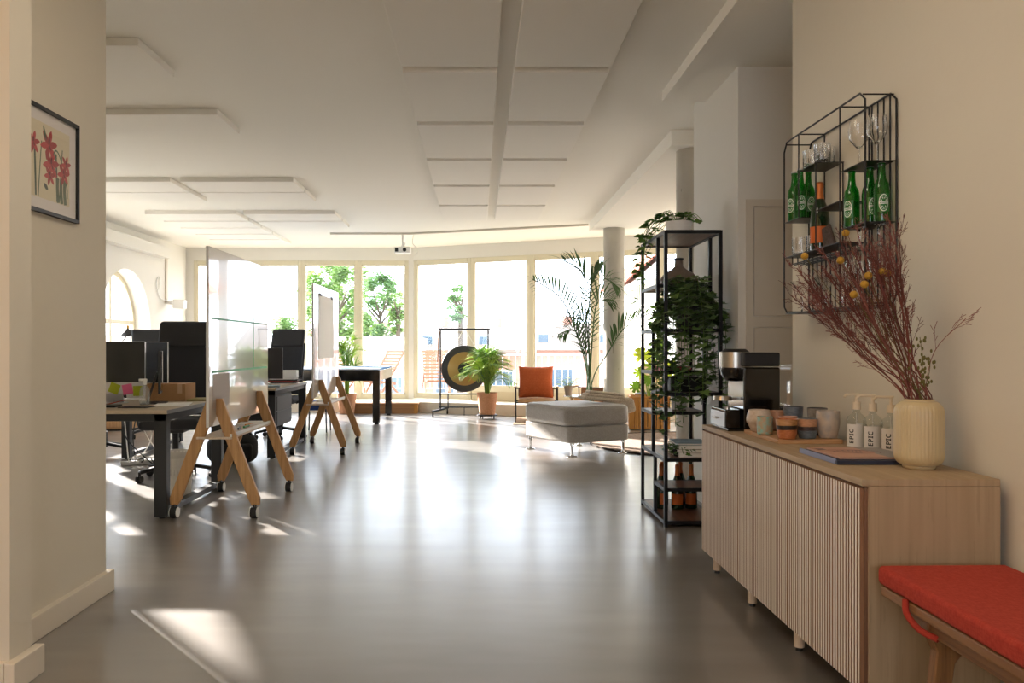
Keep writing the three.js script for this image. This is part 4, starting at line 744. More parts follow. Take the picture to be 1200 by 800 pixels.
// ---------------------------------------------------------------- gong on its stand
{
  const d = 13.75, cx = at(544, 0, d).x, t = thing('gong_stand', 'black wheeled steel frame holding the bronze gong', 'stand', [cx, 0, -d]);
  const w = 0.405, r = 0.014;
  for (const s of [-1, 1]) mesh('upright', bar(V(s * w, 0.1, 0), V(s * w, 1.46, 0), r), M.blackMetal, t);
  mesh('top_bar', bar(V(-w - 0.03, 1.46, 0), V(w + 0.03, 1.46, 0), r), M.blackMetal, t);
  for (const y of [0.36, 0.14]) mesh('cross_bar', bar(V(-w - 0.02, y, 0), V(w, y, 0), r * 0.8), M.blackMetal, t);
  mesh('middle_post', bar(V(-w + 0.13, 0.14, 0), V(-w + 0.13, 0.36, 0), r * 0.8), M.blackMetal, t);
  mesh('centre_foot', bar(V(0, 0, 0), V(0, 0.14, 0), r * 0.5), M.blackMetal, t);
  for (const s of [-1, 1]) { const f = mesh('foot_bar', beam(V(s * w - 0.12, 0.085, 0.28), V(s * w + 0.12, 0.11, -0.28), 0.03, 0.03, V(0, 1, 0)), M.blackMetal, t); for (const k of [-1, 1]) mesh('caster', [Cy(0.034, 0.034, 0.025, 0, 0, 0, 16).rotateZ(PI / 2).translate(s * w - k * 0.11, 0.034, k * 0.26), Cy(0.01, 0.01, 0.05, s * w - k * 0.11, 0.075, k * 0.26, 8)], M.rubber, f); }
  mesh('beater', [bar(V(-w - 0.02, 1.42, 0.03), V(-w - 0.05, 0.9, 0.03), 0.012)], M.teak, t, 'wooden gong beater');
  const bronze = S({ color: 0xa98a55, roughness: 0.35, metalness: 0.85, bumpMap: tex(256, 256, (u, v) => { const n = 255 * (0.5 + 0.5 * Math.sin(v * 6.283 * 40)) * 0.5 + 60 * fbm(u, v, 16, 16, 2, 3); return [n, n, n]; }, false), bumpScale: 0.002 });
  const rimT = canvasTex(1024, 128, (c, W, Hh) => { c.fillStyle = '#3a3a3a'; c.fillRect(0, 0, W, Hh); c.strokeStyle = '#a9a294'; c.lineWidth = 5; for (let k = 0; k < 14; k++) { const x = 200 + k * 15; c.beginPath(); c.moveTo(x, 40 + (k * 7) % 11); c.lineTo(x + 4, 84 - (k * 5) % 13); c.moveTo(x - 4, 58 + (k * 3) % 9); c.lineTo(x + 9, 56); c.stroke(); } });
  const rimM = S({ map: rimT, roughness: 0.6, metalness: 0.3 });
  const g = thing('gong', 'round bronze gong with black rim and black centre', 'gong', [cx + 0.005, 0.79, -d + 0.03]);
  const R = 0.395;
  mesh('gong_face', lathe([[0.11, 0.02], [0.2, 0.018], [R * 0.72, 0.01]], 64).rotateX(PI / 2), bronze, g, 'hammered bronze band');
  const rim = lathe([[R * 0.72, 0.01], [R * 0.86, 0.002], [R * 0.97, -0.006], [R, -0.02], [R * 0.985, -0.045]], 64).rotateX(PI / 2); mesh('gong_rim', rim, rimM, g, 'dark rim with pale marks');
  mesh('gong_boss', lathe([[0, 0.026], [0.06, 0.026], [0.11, 0.02]], 40).rotateX(PI / 2), S({ color: 0x2a2a2c, roughness: 0.5, metalness: 0.4 }), g, 'black centre');
  mesh('gong_back', lathe([[0, 0.012], [R * 0.95, -0.012]], 48).rotateX(PI / 2), S({ color: 0x3b352a, roughness: 0.6, metalness: 0.5 }), g);
  for (const s of [-1, 1]) mesh('cord', bar(V(s * 0.2, 0.335, -0.02), V(s * 0.02, 0.66, -0.03), 0.006, 0.006, 6), M.paper, g);
}
// ---------------------------------------------------------------- armchairs, cushion, side table
function armchair(label, pos, turn) {
  const t = thing('armchair', label, 'chair', pos, turn), w = 0.32, r = 0.011;
  mesh('seat', metric(B(0.56, 0.05, 0.5, 0, 0.335, 0, 0.008), 0), M.beech, t);
  mesh('backrest', metric(B(0.56, 0.12, 0.03, 0, 0.43, -0.27, 0.01)), S({ color: 0x5f4632, roughness: 0.8 }), t);
  for (const s of [-1, 1]) {
    mesh('side_frame', tube([V(s * w, 0.0, 0.27), V(s * w, 0.25, 0.26), V(s * w, 0.49, 0.25), V(s * w, 0.525, 0.2), V(s * w, 0.525, -0.1), V(s * w, 0.51, -0.24), V(s * w, 0.45, -0.28), V(s * w, 0.0, -0.3)], r, 60), M.blackMetal, t);
    mesh('armrest', metric(B(0.045, 0.018, 0.34, s * w, 0.543, 0.02, 0.006), 2), M.beech, t);
  }
  mesh('cross_rod', [bar(V(-w, 0.31, 0.22), V(w, 0.31, 0.22), r * 0.9), bar(V(-w, 0.31, -0.22), V(w, 0.31, -0.22), r * 0.9), bar(V(-w, 0.5, -0.265), V(w, 0.5, -0.265), r * 0.9)], M.blackMetal, t);
  return t;
}
{
  armchair('low armchair with thin black frame and wooden seat holding the rust cushion', [0.9, 0, -12.6], -0.06);
  const rust = P({ roughness: 0.95, map: clothTex(0xa04a1e, 18, 81), bumpMap: weave, bumpScale: 0.0008, sheen: 0.3, sheenColor: new THREE.Color(0xc46a3a) });
  const c = single('cushion', [pillow(0.54, 0.5, 0.2).rotateX(-0.2)], rust, 'large rust orange cushion leaning in the low armchair', 'cushion', [0.9, 0.61, -12.65], -0.06);
  armchair('low armchair half hidden behind the palm stems', [1.84, 0, -12.8], -0.35);
  const t = thing('side_table', 'small glass topped side table with wooden legs beside the rust cushion', 'table', [1.52, 0.0, -12.2]);
  mesh('table_top', Cy(0.24, 0.24, 0.012, 0, 0.42, 0, 40), P({ color: 0xdde6e4, transmission: 0.8, thickness: 0, roughness: 0.05 }), t, 'round glass top');
  for (let k = 0; k < 3; k++) { const a = k * 2.094 + 0.5; mesh('leg', metric(beam(V(0.1 * Math.sin(a), 0.41, 0.1 * Math.cos(a)), V(0.2 * Math.sin(a), 0, 0.2 * Math.cos(a)), 0.035, 0.035, V(0, 0, 1), 0.006)), M.beech, t); }
  mesh('leg_ring', B(0.3, 0.03, 0.03, 0, 0.4, 0), M.beech, t);
}
// ---------------------------------------------------------------- ottoman, throw, rug
{
  const grey = P({ roughness: 0.6, map: clothTex(0x9f9a93, 16, 21), bumpMap: weave, bumpScale: 0.001, sheen: 1, sheenRoughness: 0.35, sheenColor: new THREE.Color(0xf0f0f0) });
  const t = thing('ottoman', 'large grey upholstered ottoman on chrome legs', 'ottoman', [1.084, 0, -9.01], 0.51);
  mesh('base', metric(rounded(0.8, 0.93, 0.07, 0.17, 0.015).translate(0, 0.15, 0)), grey, t);
  mesh('seat_cushion', metric((() => { const g = rounded(0.84, 0.97, 0.1, 0.205, 0.05), p = g.attributes.position; for (let i = 0; i < p.count; i++) { const y = p.getY(i), x = p.getX(i), z = p.getZ(i), k = (1 - (x / 0.45) ** 2) * (1 - (z / 0.5) ** 2); if (y > 0.16) p.setY(i, y + 0.03 * Math.max(0, k)); } g.computeVertexNormals(); return g.translate(0, 0.32, 0); })()), grey, t);
  mesh('piping', tube([V(-0.34, 0.522, 0.49), V(0, 0.53, 0.492), V(0.34, 0.522, 0.49)], 0.004, 12, 5), grey, t); mesh('piping', tube([V(-0.425, 0.522, -0.4), V(-0.43, 0.53, 0), V(-0.425, 0.522, 0.4)], 0.004, 12, 5), grey, t);
  for (const x of [-1, 1]) for (const z of [-1, 1]) mesh('leg', lathe([[0.055, 0], [0.055, 0.008], [0.02, 0.016], [0.014, 0.03], [0.016, 0.09], [0.026, 0.155], [0, 0.156]], 22).translate(x * 0.34, 0, z * 0.4), M.chrome, t);
  const throwM = P({ roughness: 1, map: clothTex(0xc2b5a2, 30, 33), bumpMap: weave, bumpScale: 0.003, sheen: 0.3 });
  const th = thing('throw_blanket', 'cream knitted throw folded on the ottoman', 'blanket', [1.4, 0.545, -9.12], 0.51 - 0.35);
  for (let k = 0; k < 3; k++) mesh('fold', metric(puff(0.5 - 0.05 * k, 0.042, 0.2, 0.02, 4, 0.014, 4).rotateZ(-0.1).translate(0.02 * k, 0.022 + 0.03 * k, -0.03 * k)), throwM, th);
  mesh('fringe_end', metric(puff(0.12, 0.16, 0.2, 0.035, 4, 0.01, 6).rotateZ(0.25).translate(0.29, -0.05, 0.0)), throwM, th);
  const rugM = S({ roughness: 1, map: clothTex(0x8a7462, 34, 41) });
  const rug = thing('round_rug', 'round brown rug with dark edge under the ottoman', 'rug', [2.62, 0, -9.62]);
  mesh('rug_field', metric(Cy(1.27, 1.27, 0.012, 0, 0.006, 0, 72)), rugM, rug);
  mesh('rug_edge', new THREE.TorusGeometry(1.28, 0.011, 8, 96).rotateX(PI / 2).translate(0, 0.01, 0), S({ color: 0x2d2620, roughness: 1 }), rug, 'dark bound edge');
  single('floor_mat', metric(B(1.7, 0.01, 1.1, 0, 0.005, 0)), S({ roughness: 1, map: clothTex(0x9d7b58, 30, 45) }), 'flat brown woven mat under the low armchair', 'mat', [1.42, 0, -12.55], -0.1);
}
// slatted crate and the fur covered chair behind the column
{
  const t = thing('slatted_crate', 'slatted wooden planter crate behind the ottoman', 'crate', [2.42, 0, -11.5], -0.15);
  for (let k = 0; k < 9; k++) { for (const z of [-0.2, 0.2]) mesh('slat', metric(B(0.05, 0.44, 0.018, -0.24 + 0.06 * k, 0.23, z, 0.003)), M.crateWood, t); if (k < 7) for (const x of [-0.27, 0.27]) mesh('slat', metric(B(0.018, 0.44, 0.05, x, 0.23, -0.18 + 0.06 * k, 0.003)), M.crateWood, t); }
  mesh('crate_bottom', metric(B(0.52, 0.02, 0.38, 0, 0.02, 0), 0), M.crateWood, t); mesh('crate_rim', [B(0.54, 0.03, 0.03, 0, 0.455, 0.2), B(0.54, 0.03, 0.03, 0, 0.455, -0.2), B(0.03, 0.03, 0.43, 0.27, 0.455, 0), B(0.03, 0.03, 0.43, -0.27, 0.455, 0)].map(g => metric(g, 0)), M.crateWood, t);
  const c = thing('fur_chair', 'dark chair draped with a cream sheepskin behind the column', 'chair', [2.62, 0, -12.3], -0.3);
  for (const x of [-0.2, 0.2]) for (const z of [-0.2, 0.2]) mesh('leg', bar(V(x, 0.42, z), V(x * 1.15, 0, z * 1.15), 0.014), M.blackMetal, c);
  mesh('seat', metric(puff(0.46, 0.05, 0.46, 0.02, 3, 0.01, 1).translate(0, 0.44, 0)), M.black, c);
  mesh('backrest', beam(V(0, 0.45, -0.22), V(0, 0.8, -0.3), 0.42, 0.03), M.black, c);
  const fg = puff(0.4, 0.46, 0.12, 0.05, 8, 0.02, 2), fp = fg.attributes.position; for (let i = 0; i < fp.count; i++) { const k = 0.012 * (H(Math.round(fp.getX(i) * 300), Math.round(fp.getY(i) * 300) * 7 + Math.round(fp.getZ(i) * 300), 9) - 0.5); fp.setXYZ(i, fp.getX(i) + k, fp.getY(i) + k, fp.getZ(i) - k); } fg.computeVertexNormals();
  mesh('sheepskin', metric(fg.rotateX(-0.2).translate(0, 0.66, -0.25)), S({ color: 0xd9c7a6, roughness: 1 }), c, 'cream sheepskin');
}
// ---------------------------------------------------------------- black metal shelf
const SH = { x0: 1.2, x1: 1.55, dn: 5.19, df: 5.92 };
{
  const { x0, x1, dn, df } = SH, cx = (x0 + x1) / 2, cz = -(dn + df) / 2, X = x => x - cx, Z = d => -d - cz, p = 0.022;
  const t = thing('metal_shelf', 'tall black metal shelf with stepped walnut boards and trailing plants', 'shelf', [cx, 0, cz]);
  const post = (x, d, a, b) => mesh('post', B(p, b - a, p, X(x), (a + b) / 2, Z(d)), M.blackMetal, t);
  for (const x of [x0, x1]) { post(x, dn, 0, 1.9); post(x, df, 0, 1.9); post(x, 5.42, 1.26, 1.9); post(x, 5.56, 0.43, 1.26); post(x, 5.5, 0.03, 0.43); }
  const level = (a, b, y) => {
    const f = mesh('shelf_frame', [Bx(X(x0) - p / 2, X(x0) + p / 2, y - p / 2, y + p / 2, Z(a), Z(b)), Bx(X(x1) - p / 2, X(x1) + p / 2, y - p / 2, y + p / 2, Z(a), Z(b)), Bx(X(x0), X(x1), y - p / 2, y + p / 2, Z(a) - p / 2, Z(a) + p / 2), Bx(X(x0), X(x1), y - p / 2, y + p / 2, Z(b) - p / 2, Z(b) + p / 2)], M.blackMetal, t);
    mesh('shelf_board', metric(Bx(X(x0) + p / 2, X(x1) - p / 2, y - 0.004, y + 0.01, Z(a) - p / 2, Z(b) + p / 2), 2), M.walnut, f);
  };
  for (const [a, b, y] of [[dn, df, 1.89], [5.42, df, 1.56], [dn, df, 1.26], [5.56, df, 0.978], [dn, 5.56, 0.85], [5.56, df, 0.7], [dn, df, 0.43], [dn, 5.5, 0.24], [dn, df, 0.03]]) level(a, b, y);
  // contents
  const v = thing('flat_vase', 'wide brown grey vase with narrow dark neck on the upper shelf', 'vase', [1.4, 1.57, -5.66]);
  mesh('vase_body', lathe([[0, 0.001], [0.1, 0.001], [0.13, 0.02], [0.135, 0.05], [0.1, 0.095], [0.05, 0.125], [0.03, 0.145], [0.027, 0.19], [0.033, 0.2], [0.026, 0.2], [0.02, 0.15]], 36), P({ roughness: 0.5, clearcoat: 0.3, map: tex(256, 256, (u, w) => lerp3(hex(0x8a7a6c), hex(0x5d5048), 1.6 * fbm(u + 0.3 * fbm(u, w, 4, 4, 2, 2), w, 5, 5, 4, 12) - 0.3), true, [2, 1]) }), v);
  mesh('vase_rim', lathe([[0.0275, 0.185], [0.0345, 0.2], [0.026, 0.203]], 24), M.black, v);
  single('red_book', B(0.2, 0.03, 0.24, 0, 0.015, 0, 0.003), S({ color: 0xb8324a, roughness: 0.5 }), 'red book lying on the metal shelf behind the ivy', 'book', [1.37, 0.988, -5.74], 0.1);
  { const b = thing('black_camera', 'black box shaped device on the middle metal shelf', 'device', [1.36, 0.86, -5.37], 0.15); mesh('case', B(0.24, 0.1, 0.16, 0, 0.05, 0, 0.012, 2), M.black, b); mesh('dial', Cy(0.03, 0.03, 0.02, 0, 0, 0).rotateX(PI / 2).translate(0.03, 0.05, 0.085), M.deskFrame, b); mesh('strap', tube([V(-0.12, 0.08, 0.02), V(-0.13, 0.16, 0.05), V(0, 0.12, 0.08), V(0.1, 0.11, 0.05)], 0.006), M.black, b); }
  for (const [k, c, l, w] of [[0, 0xcfc8ba, 'thick cream', 0.2], [1, 0x8a8378, 'grey', 0.19], [2, 0xd8d3c6, 'white paged', 0.2], [3, 0x7f98a8, 'blue grey', 0.21]]) { const h = [0.034, 0.018, 0.026, 0.012][k], y = 0.44 + [0, 0.0345, 0.053, 0.0795][k]; const b = thing('book', `${l} book in the stack on the lower metal shelf`, 'book', [1.39, y, -5.36], 0.06 * (k % 2 ? -1 : 1)); mesh('cover', [B(w, 0.002, 0.26, 0, 0.001, 0), B(w, 0.002, 0.26, 0, h - 0.001, 0), B(0.002, h, 0.26, w / 2 - 0.001, h / 2, 0)], S({ color: c, roughness: 0.6 }), b); mesh('pages', B(w - 0.008, h - 0.004, 0.25, -0.003, h / 2, 0), M.paper, b); }
  const R = rng(4);
  for (const [x, d] of [[1.265, 5.6], [1.37, 5.58], [1.3, 5.72], [1.42, 5.7], [1.47, 5.6]]) sparkling('sparkling_bottle', 'sparkling wine bottle with orange foil on the lowest board of the metal shelf', [x, 0.041, -d], R() * 1.2 - 0.6, 'sparkling bottles on the lowest shelf board', 0.97);
}

// ---------------------------------------------------------------- plants
const leafMat = (c, tr = 0.3, r = 0.55) => P({ color: c, roughness: 0.85, transmission: tr, thickness: 0, side: THREE.DoubleSide });
class Leaves {
  constructor() { this.p = []; this.uv = []; this.i = []; }
  strip(o, dir, side, len, wid, droop, n = 4, prof = t => Math.pow(Math.sin(PI * Math.min(1, 0.06 + t * 0.94)), 0.75), fold = 0.25) {
    const b = this.p.length / 3, q = o.clone(), d = dir.clone().normalize(), nn = V().crossVectors(side, d).normalize();
    for (let k = 0; k <= n; k++) {
      const t = k / n, w = wid / 2 * prof(t), s = V().crossVectors(d, nn).normalize();
      const up = nn.clone().multiplyScalar(w * fold);
      for (const [m, u] of [[-1, 1], [0, 0], [1, 1]]) { const v = q.clone().addScaledVector(s, m * w); if (u) v.add(up); this.p.push(v.x, v.y, v.z); this.uv.push(m * 0.5 + 0.5, t); }
      if (k < n) { q.addScaledVector(d, len / n); d.add(V(0, -droop / n, 0)).normalize(); }
    }
    for (let k = 0; k < n; k++) for (let m = 0; m < 2; m++) { const a = b + k * 3 + m; this.i.push(a, a + 1, a + 3, a + 1, a + 4, a + 3); }
  }
  fan(o, dir, side, pts, size) {                                        // flat leaf from an outline, size scaled; slightly cupped
    const b = this.p.length / 3, d = dir.clone().normalize(), s = V().crossVectors(d, V().crossVectors(side, d)).normalize(), nn = V().crossVectors(s, d);
    const add = (x, y) => { const v = o.clone().addScaledVector(s, x * size).addScaledVector(d, y * size).addScaledVector(nn, -0.35 * size * (x * x + 0.3 * (y - 0.3) ** 2)); this.p.push(v.x, v.y, v.z); this.uv.push(x, y); };
    add(0, 0.42); for (const [x, y] of pts) add(x, y);
    for (let k = 0; k < pts.length; k++) this.i.push(b, b + 1 + k, b + 1 + (k + 1) % pts.length);
  }
  build(extra = []) { const g = new THREE.BufferGeometry(); g.setAttribute('position', new THREE.Float32BufferAttribute(this.p, 3)); g.setAttribute('uv', new THREE.Float32BufferAttribute(this.uv, 2)); g.setIndex(this.i); g.computeVertexNormals(); return extra.length ? mg([g, ...extra]) : g; }
}
function frond(ctrl, r, leafLen, leafWid, from, pairs, droop, R, spread = 0.85, roll = 0) {
  const c = new THREE.CatmullRomCurve3(ctrl), L = new Leaves();
  for (let k = 0; k < pairs; k++) {
    const t = from + (1 - from) * (k + 0.3) / pairs, p = c.getPoint(t), tg = c.getTangent(t); let side = V().crossVectors(tg, V(0, 1, 0)); if (side.length() < 0.15) side = V(1, 0, 0.2); side.normalize(); side = side.multiplyScalar(Math.cos(roll)).addScaledVector(V().crossVectors(side.clone().normalize(), tg).normalize(), Math.sin(roll));
    const w = Math.pow(Math.sin(PI * (0.18 + 0.8 * (t - from) / (1 - from))), 0.7);
    for (const s of [-1, 1]) { const dir = tg.clone().multiplyScalar(0.55 + 0.5 * (t - from)).addScaledVector(side, s * spread).add(V((R() - 0.5) * 0.2, 0.15 + (R() - 0.5) * 0.2, (R() - 0.5) * 0.2)); L.strip(p, dir, V().crossVectors(dir, V(0, 1, 0.01)).normalize(), leafLen * w * (0.85 + 0.3 * R()), leafWid, droop * (0.7 + 0.6 * R()), 4); }
  }
  const te = c.getTangent(1); L.strip(c.getPoint(1), te, V().crossVectors(te, V(0, 1, 0.01)).normalize(), leafLen * 0.6, leafWid, droop, 4);
  return L.build([clean(new THREE.TubeGeometry(c, 16, r, 5))]);
}
const potGeo = (rt, rb, h, rim = 0) => lathe([[0, 0.003], [rb * 0.95, 0.001], [rb, 0.006], ...(rim ? [[rt - 0.004, h - rim], [rt + 0.008, h - rim], [rt + 0.01, h]] : [[rt, h]]), [rt - 0.012, h], [rt - 0.016, h - 0.05], [0, h - 0.05]], 32);
// tall palm behind the ottoman
{
  const R = rng(31), d = 10.9, base = at(691, 480, d), t = thing('tall_palm', 'tall palm with arching fronds in front of the concrete column', 'plant', [base.x, 0, base.z]);
  const loc = (px, py, dz = 0) => at(px, py, d + dz).sub(V(base.x, 0, base.z)), green = [0x3f5f2f, 0x35532a, 0x4a6a34].map(c => leafMat(c, 0.25));
  mesh('pot', potGeo(0.17, 0.13, 0.3), S({ color: 0x4a4844, roughness: 0.7 }), t); mesh('soil', Cy(0.15, 0.15, 0.02, 0, 0.25, 0, 24), M.soil, t);
  const st = [0, 0.26, 0];
  const F = [
    [[[688, 440], [676, 392], [656, 348], [624, 327]], 0.34, 0.5, 14],
    [[[690, 430], [686, 360], [682, 318], [660, 305]], 0.36, 0.62, 12],
    [[[692, 430], [698, 360], [708, 326], [726, 338]], 0.34, 0.6, 12],
    [[[696, 440], [712, 414], [730, 386], [762, 366]], 0.33, 0.66, 11],
    [[[690, 440], [686, 410], [684, 376], [664, 372]], 0.36, 0.5, 11],
    [[[691, 440], [694, 396], [702, 352], [720, 352]], 0.32, 0.58, 12],
    [[[690, 445], [684, 412], [672, 386], [654, 392]], 0.28, 0.55, 10],
    [[[692, 435], [690, 372], [694, 330], [706, 312]], 0.3, 0.62, 10],
  ];
  F.forEach(([pts, len, from, n], k) => { const dz = (R() - 0.5) * 0.5; mesh('frond', frond([V(0.02 * (k - 4), 0.26, 0.01 * k), ...pts.map(([a, b], j) => loc(a, b, dz * (j + 1) / 4))], 0.008, len * 1.05, 0.027, from * 0.85, n + 7, 0.6, R, 0.9, (k % 2 ? 1 : -1) * (0.7 + 0.3 * R())), green[k % 3], t); });
}
// bushy palms in terracotta pots
function bushyPalm(label, x, d, n, reach, hgt, seed, cols, onTrolley) {
  const R = rng(seed), t = thing('bushy_palm', label, 'plant', [x, 0, -d]), y0 = onTrolley ? 0.07 : 0.003;
  mesh('pot', potGeo(0.17, 0.125, 0.35).translate(0, y0, 0), M.terracotta, t, 'terracotta pot'); mesh('soil', Cy(0.15, 0.15, 0.02, 0, y0 + 0.31, 0, 24), M.soil, t);
  if (onTrolley) { const tr = mesh('trolley', [Cy(0.17, 0.17, 0.016, 0, 0.062, 0, 28)], M.black, t); for (let k = 0; k < 4; k++) mesh('wheel', [Cy(0.02, 0.02, 0.016, 0, 0, 0, 12).rotateZ(PI / 2).translate(0.13 * Math.cos(k * 1.57 + 0.6), 0.02, 0.13 * Math.sin(k * 1.57 + 0.6)), Cy(0.007, 0.007, 0.03, 0.13 * Math.cos(k * 1.57 + 0.6), 0.042, 0.13 * Math.sin(k * 1.57 + 0.6), 6)], M.rubber, tr); }
  for (let k = 0; k < n; k++) {
    const a = k * 2.4 + R() * 0.5, q = 0.35 + 0.65 * R(), rr = reach * q, h = y0 + 0.33 + hgt * (1.15 - 0.75 * q * q + 0.15 * R()), cx = Math.cos(a), sz = Math.sin(a);
    const tip = V(cx * rr, h - 0.16 * q, sz * rr), mid = V(cx * rr * 0.45, h * 0.92, sz * rr * 0.45);
    mesh('frond', frond([V(cx * 0.03, y0 + 0.31, sz * 0.03), V(cx * rr * 0.16, y0 + 0.33 + (h - y0 - 0.33) * 0.55, sz * rr * 0.16), mid, tip], 0.006, 0.26, 0.017, 0.22, 19, 0.7, R, 0.8, (R() - 0.5) * 1.6), cols[k % cols.length], t);
  }
}
{
  const cols = [0x7ba336, 0xa5bf45, 0x5d8a2c, 0x8fb03a].map(c => leafMat(c));
  bushyPalm('bushy palm in a terracotta pot on wheels before the gong', 0.145, 13.1, 40, 0.56, 0.66, 41, cols, true);
  bushyPalm('bushy palm in a terracotta pot behind the black table', -2.28, 14.06, 18, 0.5, 0.95, 47, [0x7fa52c, 0xa0bc3a, 0x5d8a22].map(c => leafMat(c)), false);
}
const ivyShape = [[0, 0], [0.18, -0.12], [0.5, -0.05], [0.36, 0.22], [0.52, 0.5], [0.22, 0.55], [0, 1], [-0.22, 0.55], [-0.52, 0.5], [-0.36, 0.22], [-0.5, -0.05], [-0.18, -0.12]];
const heartShape = [[0, 0], [0.2, -0.1], [0.44, 0.08], [0.42, 0.38], [0.22, 0.72], [0, 1], [-0.22, 0.72], [-0.42, 0.38], [-0.44, 0.08], [-0.2, -0.1]];
const roundShape = [[0, 0], [0.25, 0.1], [0.38, 0.4], [0.3, 0.75], [0, 1], [-0.3, 0.75], [-0.38, 0.4], [-0.25, 0.1]];
function vine(pts, shape, size, count, R) {
  const c = new THREE.CatmullRomCurve3(pts), L = new Leaves();
  for (let k = 0; k < count; k++) { const u = (k + R() * 0.8) / count, p = c.getPoint(Math.min(1, u)), a = R() * 6.283, dir = V(Math.cos(a) * 0.9, -0.55 + 0.6 * R(), Math.sin(a) * 0.9), o = p.clone().addScaledVector(dir, 0.012 + 0.02 * R()); L.fan(o, dir, V(Math.sin(a), 0.5 * R(), -Math.cos(a)), shape, size * (0.7 + 0.6 * R())); }
  return L.build([clean(new THREE.TubeGeometry(c, 20, 0.0022, 4))]);
}
// ivy on the metal shelf
{
  const R = rng(53), t = thing('ivy_plant', 'dark trailing ivy spilling over the metal shelf', 'plant', [1.375, 1.27, -5.31]), m = [0x44692e, 0x365826, 0x557a36, 0x6a8f3a].map(c => leafMat(c));
  mesh('pot', potGeo(0.085, 0.065, 0.15), S({ color: 0x2c2b2a, roughness: 0.6 }), t); mesh('soil', Cy(0.07, 0.07, 0.01, 0, 0.11, 0, 20), M.soil, t);
  for (let k = 0; k < 40; k++) {
    const a = k / 40 * 6.283 + R() * 0.3, ex = Math.cos(a), ez = Math.sin(a), hang = k % 3 ? 0.15 + 0.6 * R() : 0.1 * R(), out = 0.12 + 0.1 * R(), rise = 0.06 + 0.16 * R();
    mesh('vine', vine([V(0, 0.12, 0), V(ex * out * 0.5, 0.13 + rise, ez * out * 0.45), V(Math.max(-0.21, Math.min(0.2, ex * out)), 0.12, Math.max(-0.2, Math.min(0.2, ez * out))), V(Math.max(-0.22, Math.min(0.21, ex * out * 1.15)), 0.1 - hang * 0.55, Math.max(-0.22, Math.min(0.2, ez * out * 1.1))), V(Math.max(-0.23, Math.min(0.22, ex * out * 1.2 + 0.05 * (R() - 0.5))), 0.06 - hang, Math.max(-0.22, Math.min(0.2, ez * out + 0.06 * (R() - 0.5))))], ivyShape, 0.058, 24 + (hang * 30 | 0), R), m[k % 4], t);
  }
}
// pothos on top of the shelf
{
  const R = rng(59), t = thing('trailing_pothos', 'trailing plant in a white pot on top of the metal shelf', 'plant', [1.36, 1.9005, -5.5]), m = [0x4c7a26, 0x3b6420, 0x689432].map(c => leafMat(c));
  mesh('pot', potGeo(0.09, 0.075, 0.1), M.white, t, 'white pot'); mesh('soil', Cy(0.075, 0.075, 0.01, 0, 0.055, 0, 20), M.soil, t);
  for (let k = 0; k < 12; k++) { const a = PI * 0.55 + k / 12 * PI * 0.95 + R() * 0.2, ex = Math.cos(a), ez = -0.1 - 0.3 * R(), hang = k % 3 ? 0.15 + 0.38 * R() : -0.05; mesh('vine', vine([V(0, 0.06, 0), V(ex * 0.08, 0.14 + 0.05 * R(), ez * 0.3), V(ex * 0.14 - 0.03, 0.1, ez * 0.6), V(-0.19 - 0.02 * R(), 0.0 - hang * 0.4, ez * 0.8), V(-0.19 - 0.03 * R(), -hang, ez * 0.9)], heartShape, 0.05, 8 + (hang * 14 | 0), R), m[k % 3], t); }
  for (let k = 0; k < 3; k++) mesh('vine', vine([V(0, 0.06, 0), V(0.05 + 0.02 * k, 0.15, 0.03), V(0.13, 0.1, 0.05 * k)], heartShape, 0.06, 5, R), m[k], t);
}
// broad leaved plant in a white vase and a small plant, on the lower boards
{
  const R = rng(61), t = thing('potted_rubber_plant', 'dark leaved plant in a tall white vase on the metal shelf', 'plant', [1.42, 0.711, -5.74]), m = [0x2f4a2c, 0x254024].map(c => leafMat(c));
  mesh('pot', potGeo(0.06, 0.05, 0.17), M.white, t, 'white vase');
  for (let k = 0; k < 9; k++) { const a = 1.7 + k * 0.42, L = new Leaves(), o = V(0, 0.14, 0), dir = V(Math.cos(a), -0.15 + 0.35 * R(), Math.sin(a) * 0.4); L.strip(o.clone().addScaledVector(dir, 0.06), dir, V(-dir.z, 0, dir.x).normalize(), 0.14 + 0.05 * R(), 0.065, 1.2, 5); mesh('leaf', L.build([bar(o, o.clone().addScaledVector(dir, 0.065), 0.003, 0.003, 5)]), m[k % 2], t); }
  const t2 = thing('small_shelf_plant', 'small bright green plant beside the book stack on the metal shelf', 'plant', [1.3, 0.4405, -5.29]);
  mesh('pot', potGeo(0.03, 0.025, 0.045), M.black, t2); for (let k = 0; k < 9; k++) { const a = k * 0.7; mesh('vine', vine([V(0, 0.03, 0), V(Math.cos(a) * 0.05, 0.08, Math.sin(a) * 0.04), V(Math.cos(a) * (0.08 + 0.05 * R()), 0.05 - 0.05 * R(), Math.sin(a) * 0.07 + 0.02)], ivyShape, 0.035, 9, R), leafMat([0x4f7d2c, 0x3d6a22][k % 2]), t2); }
}
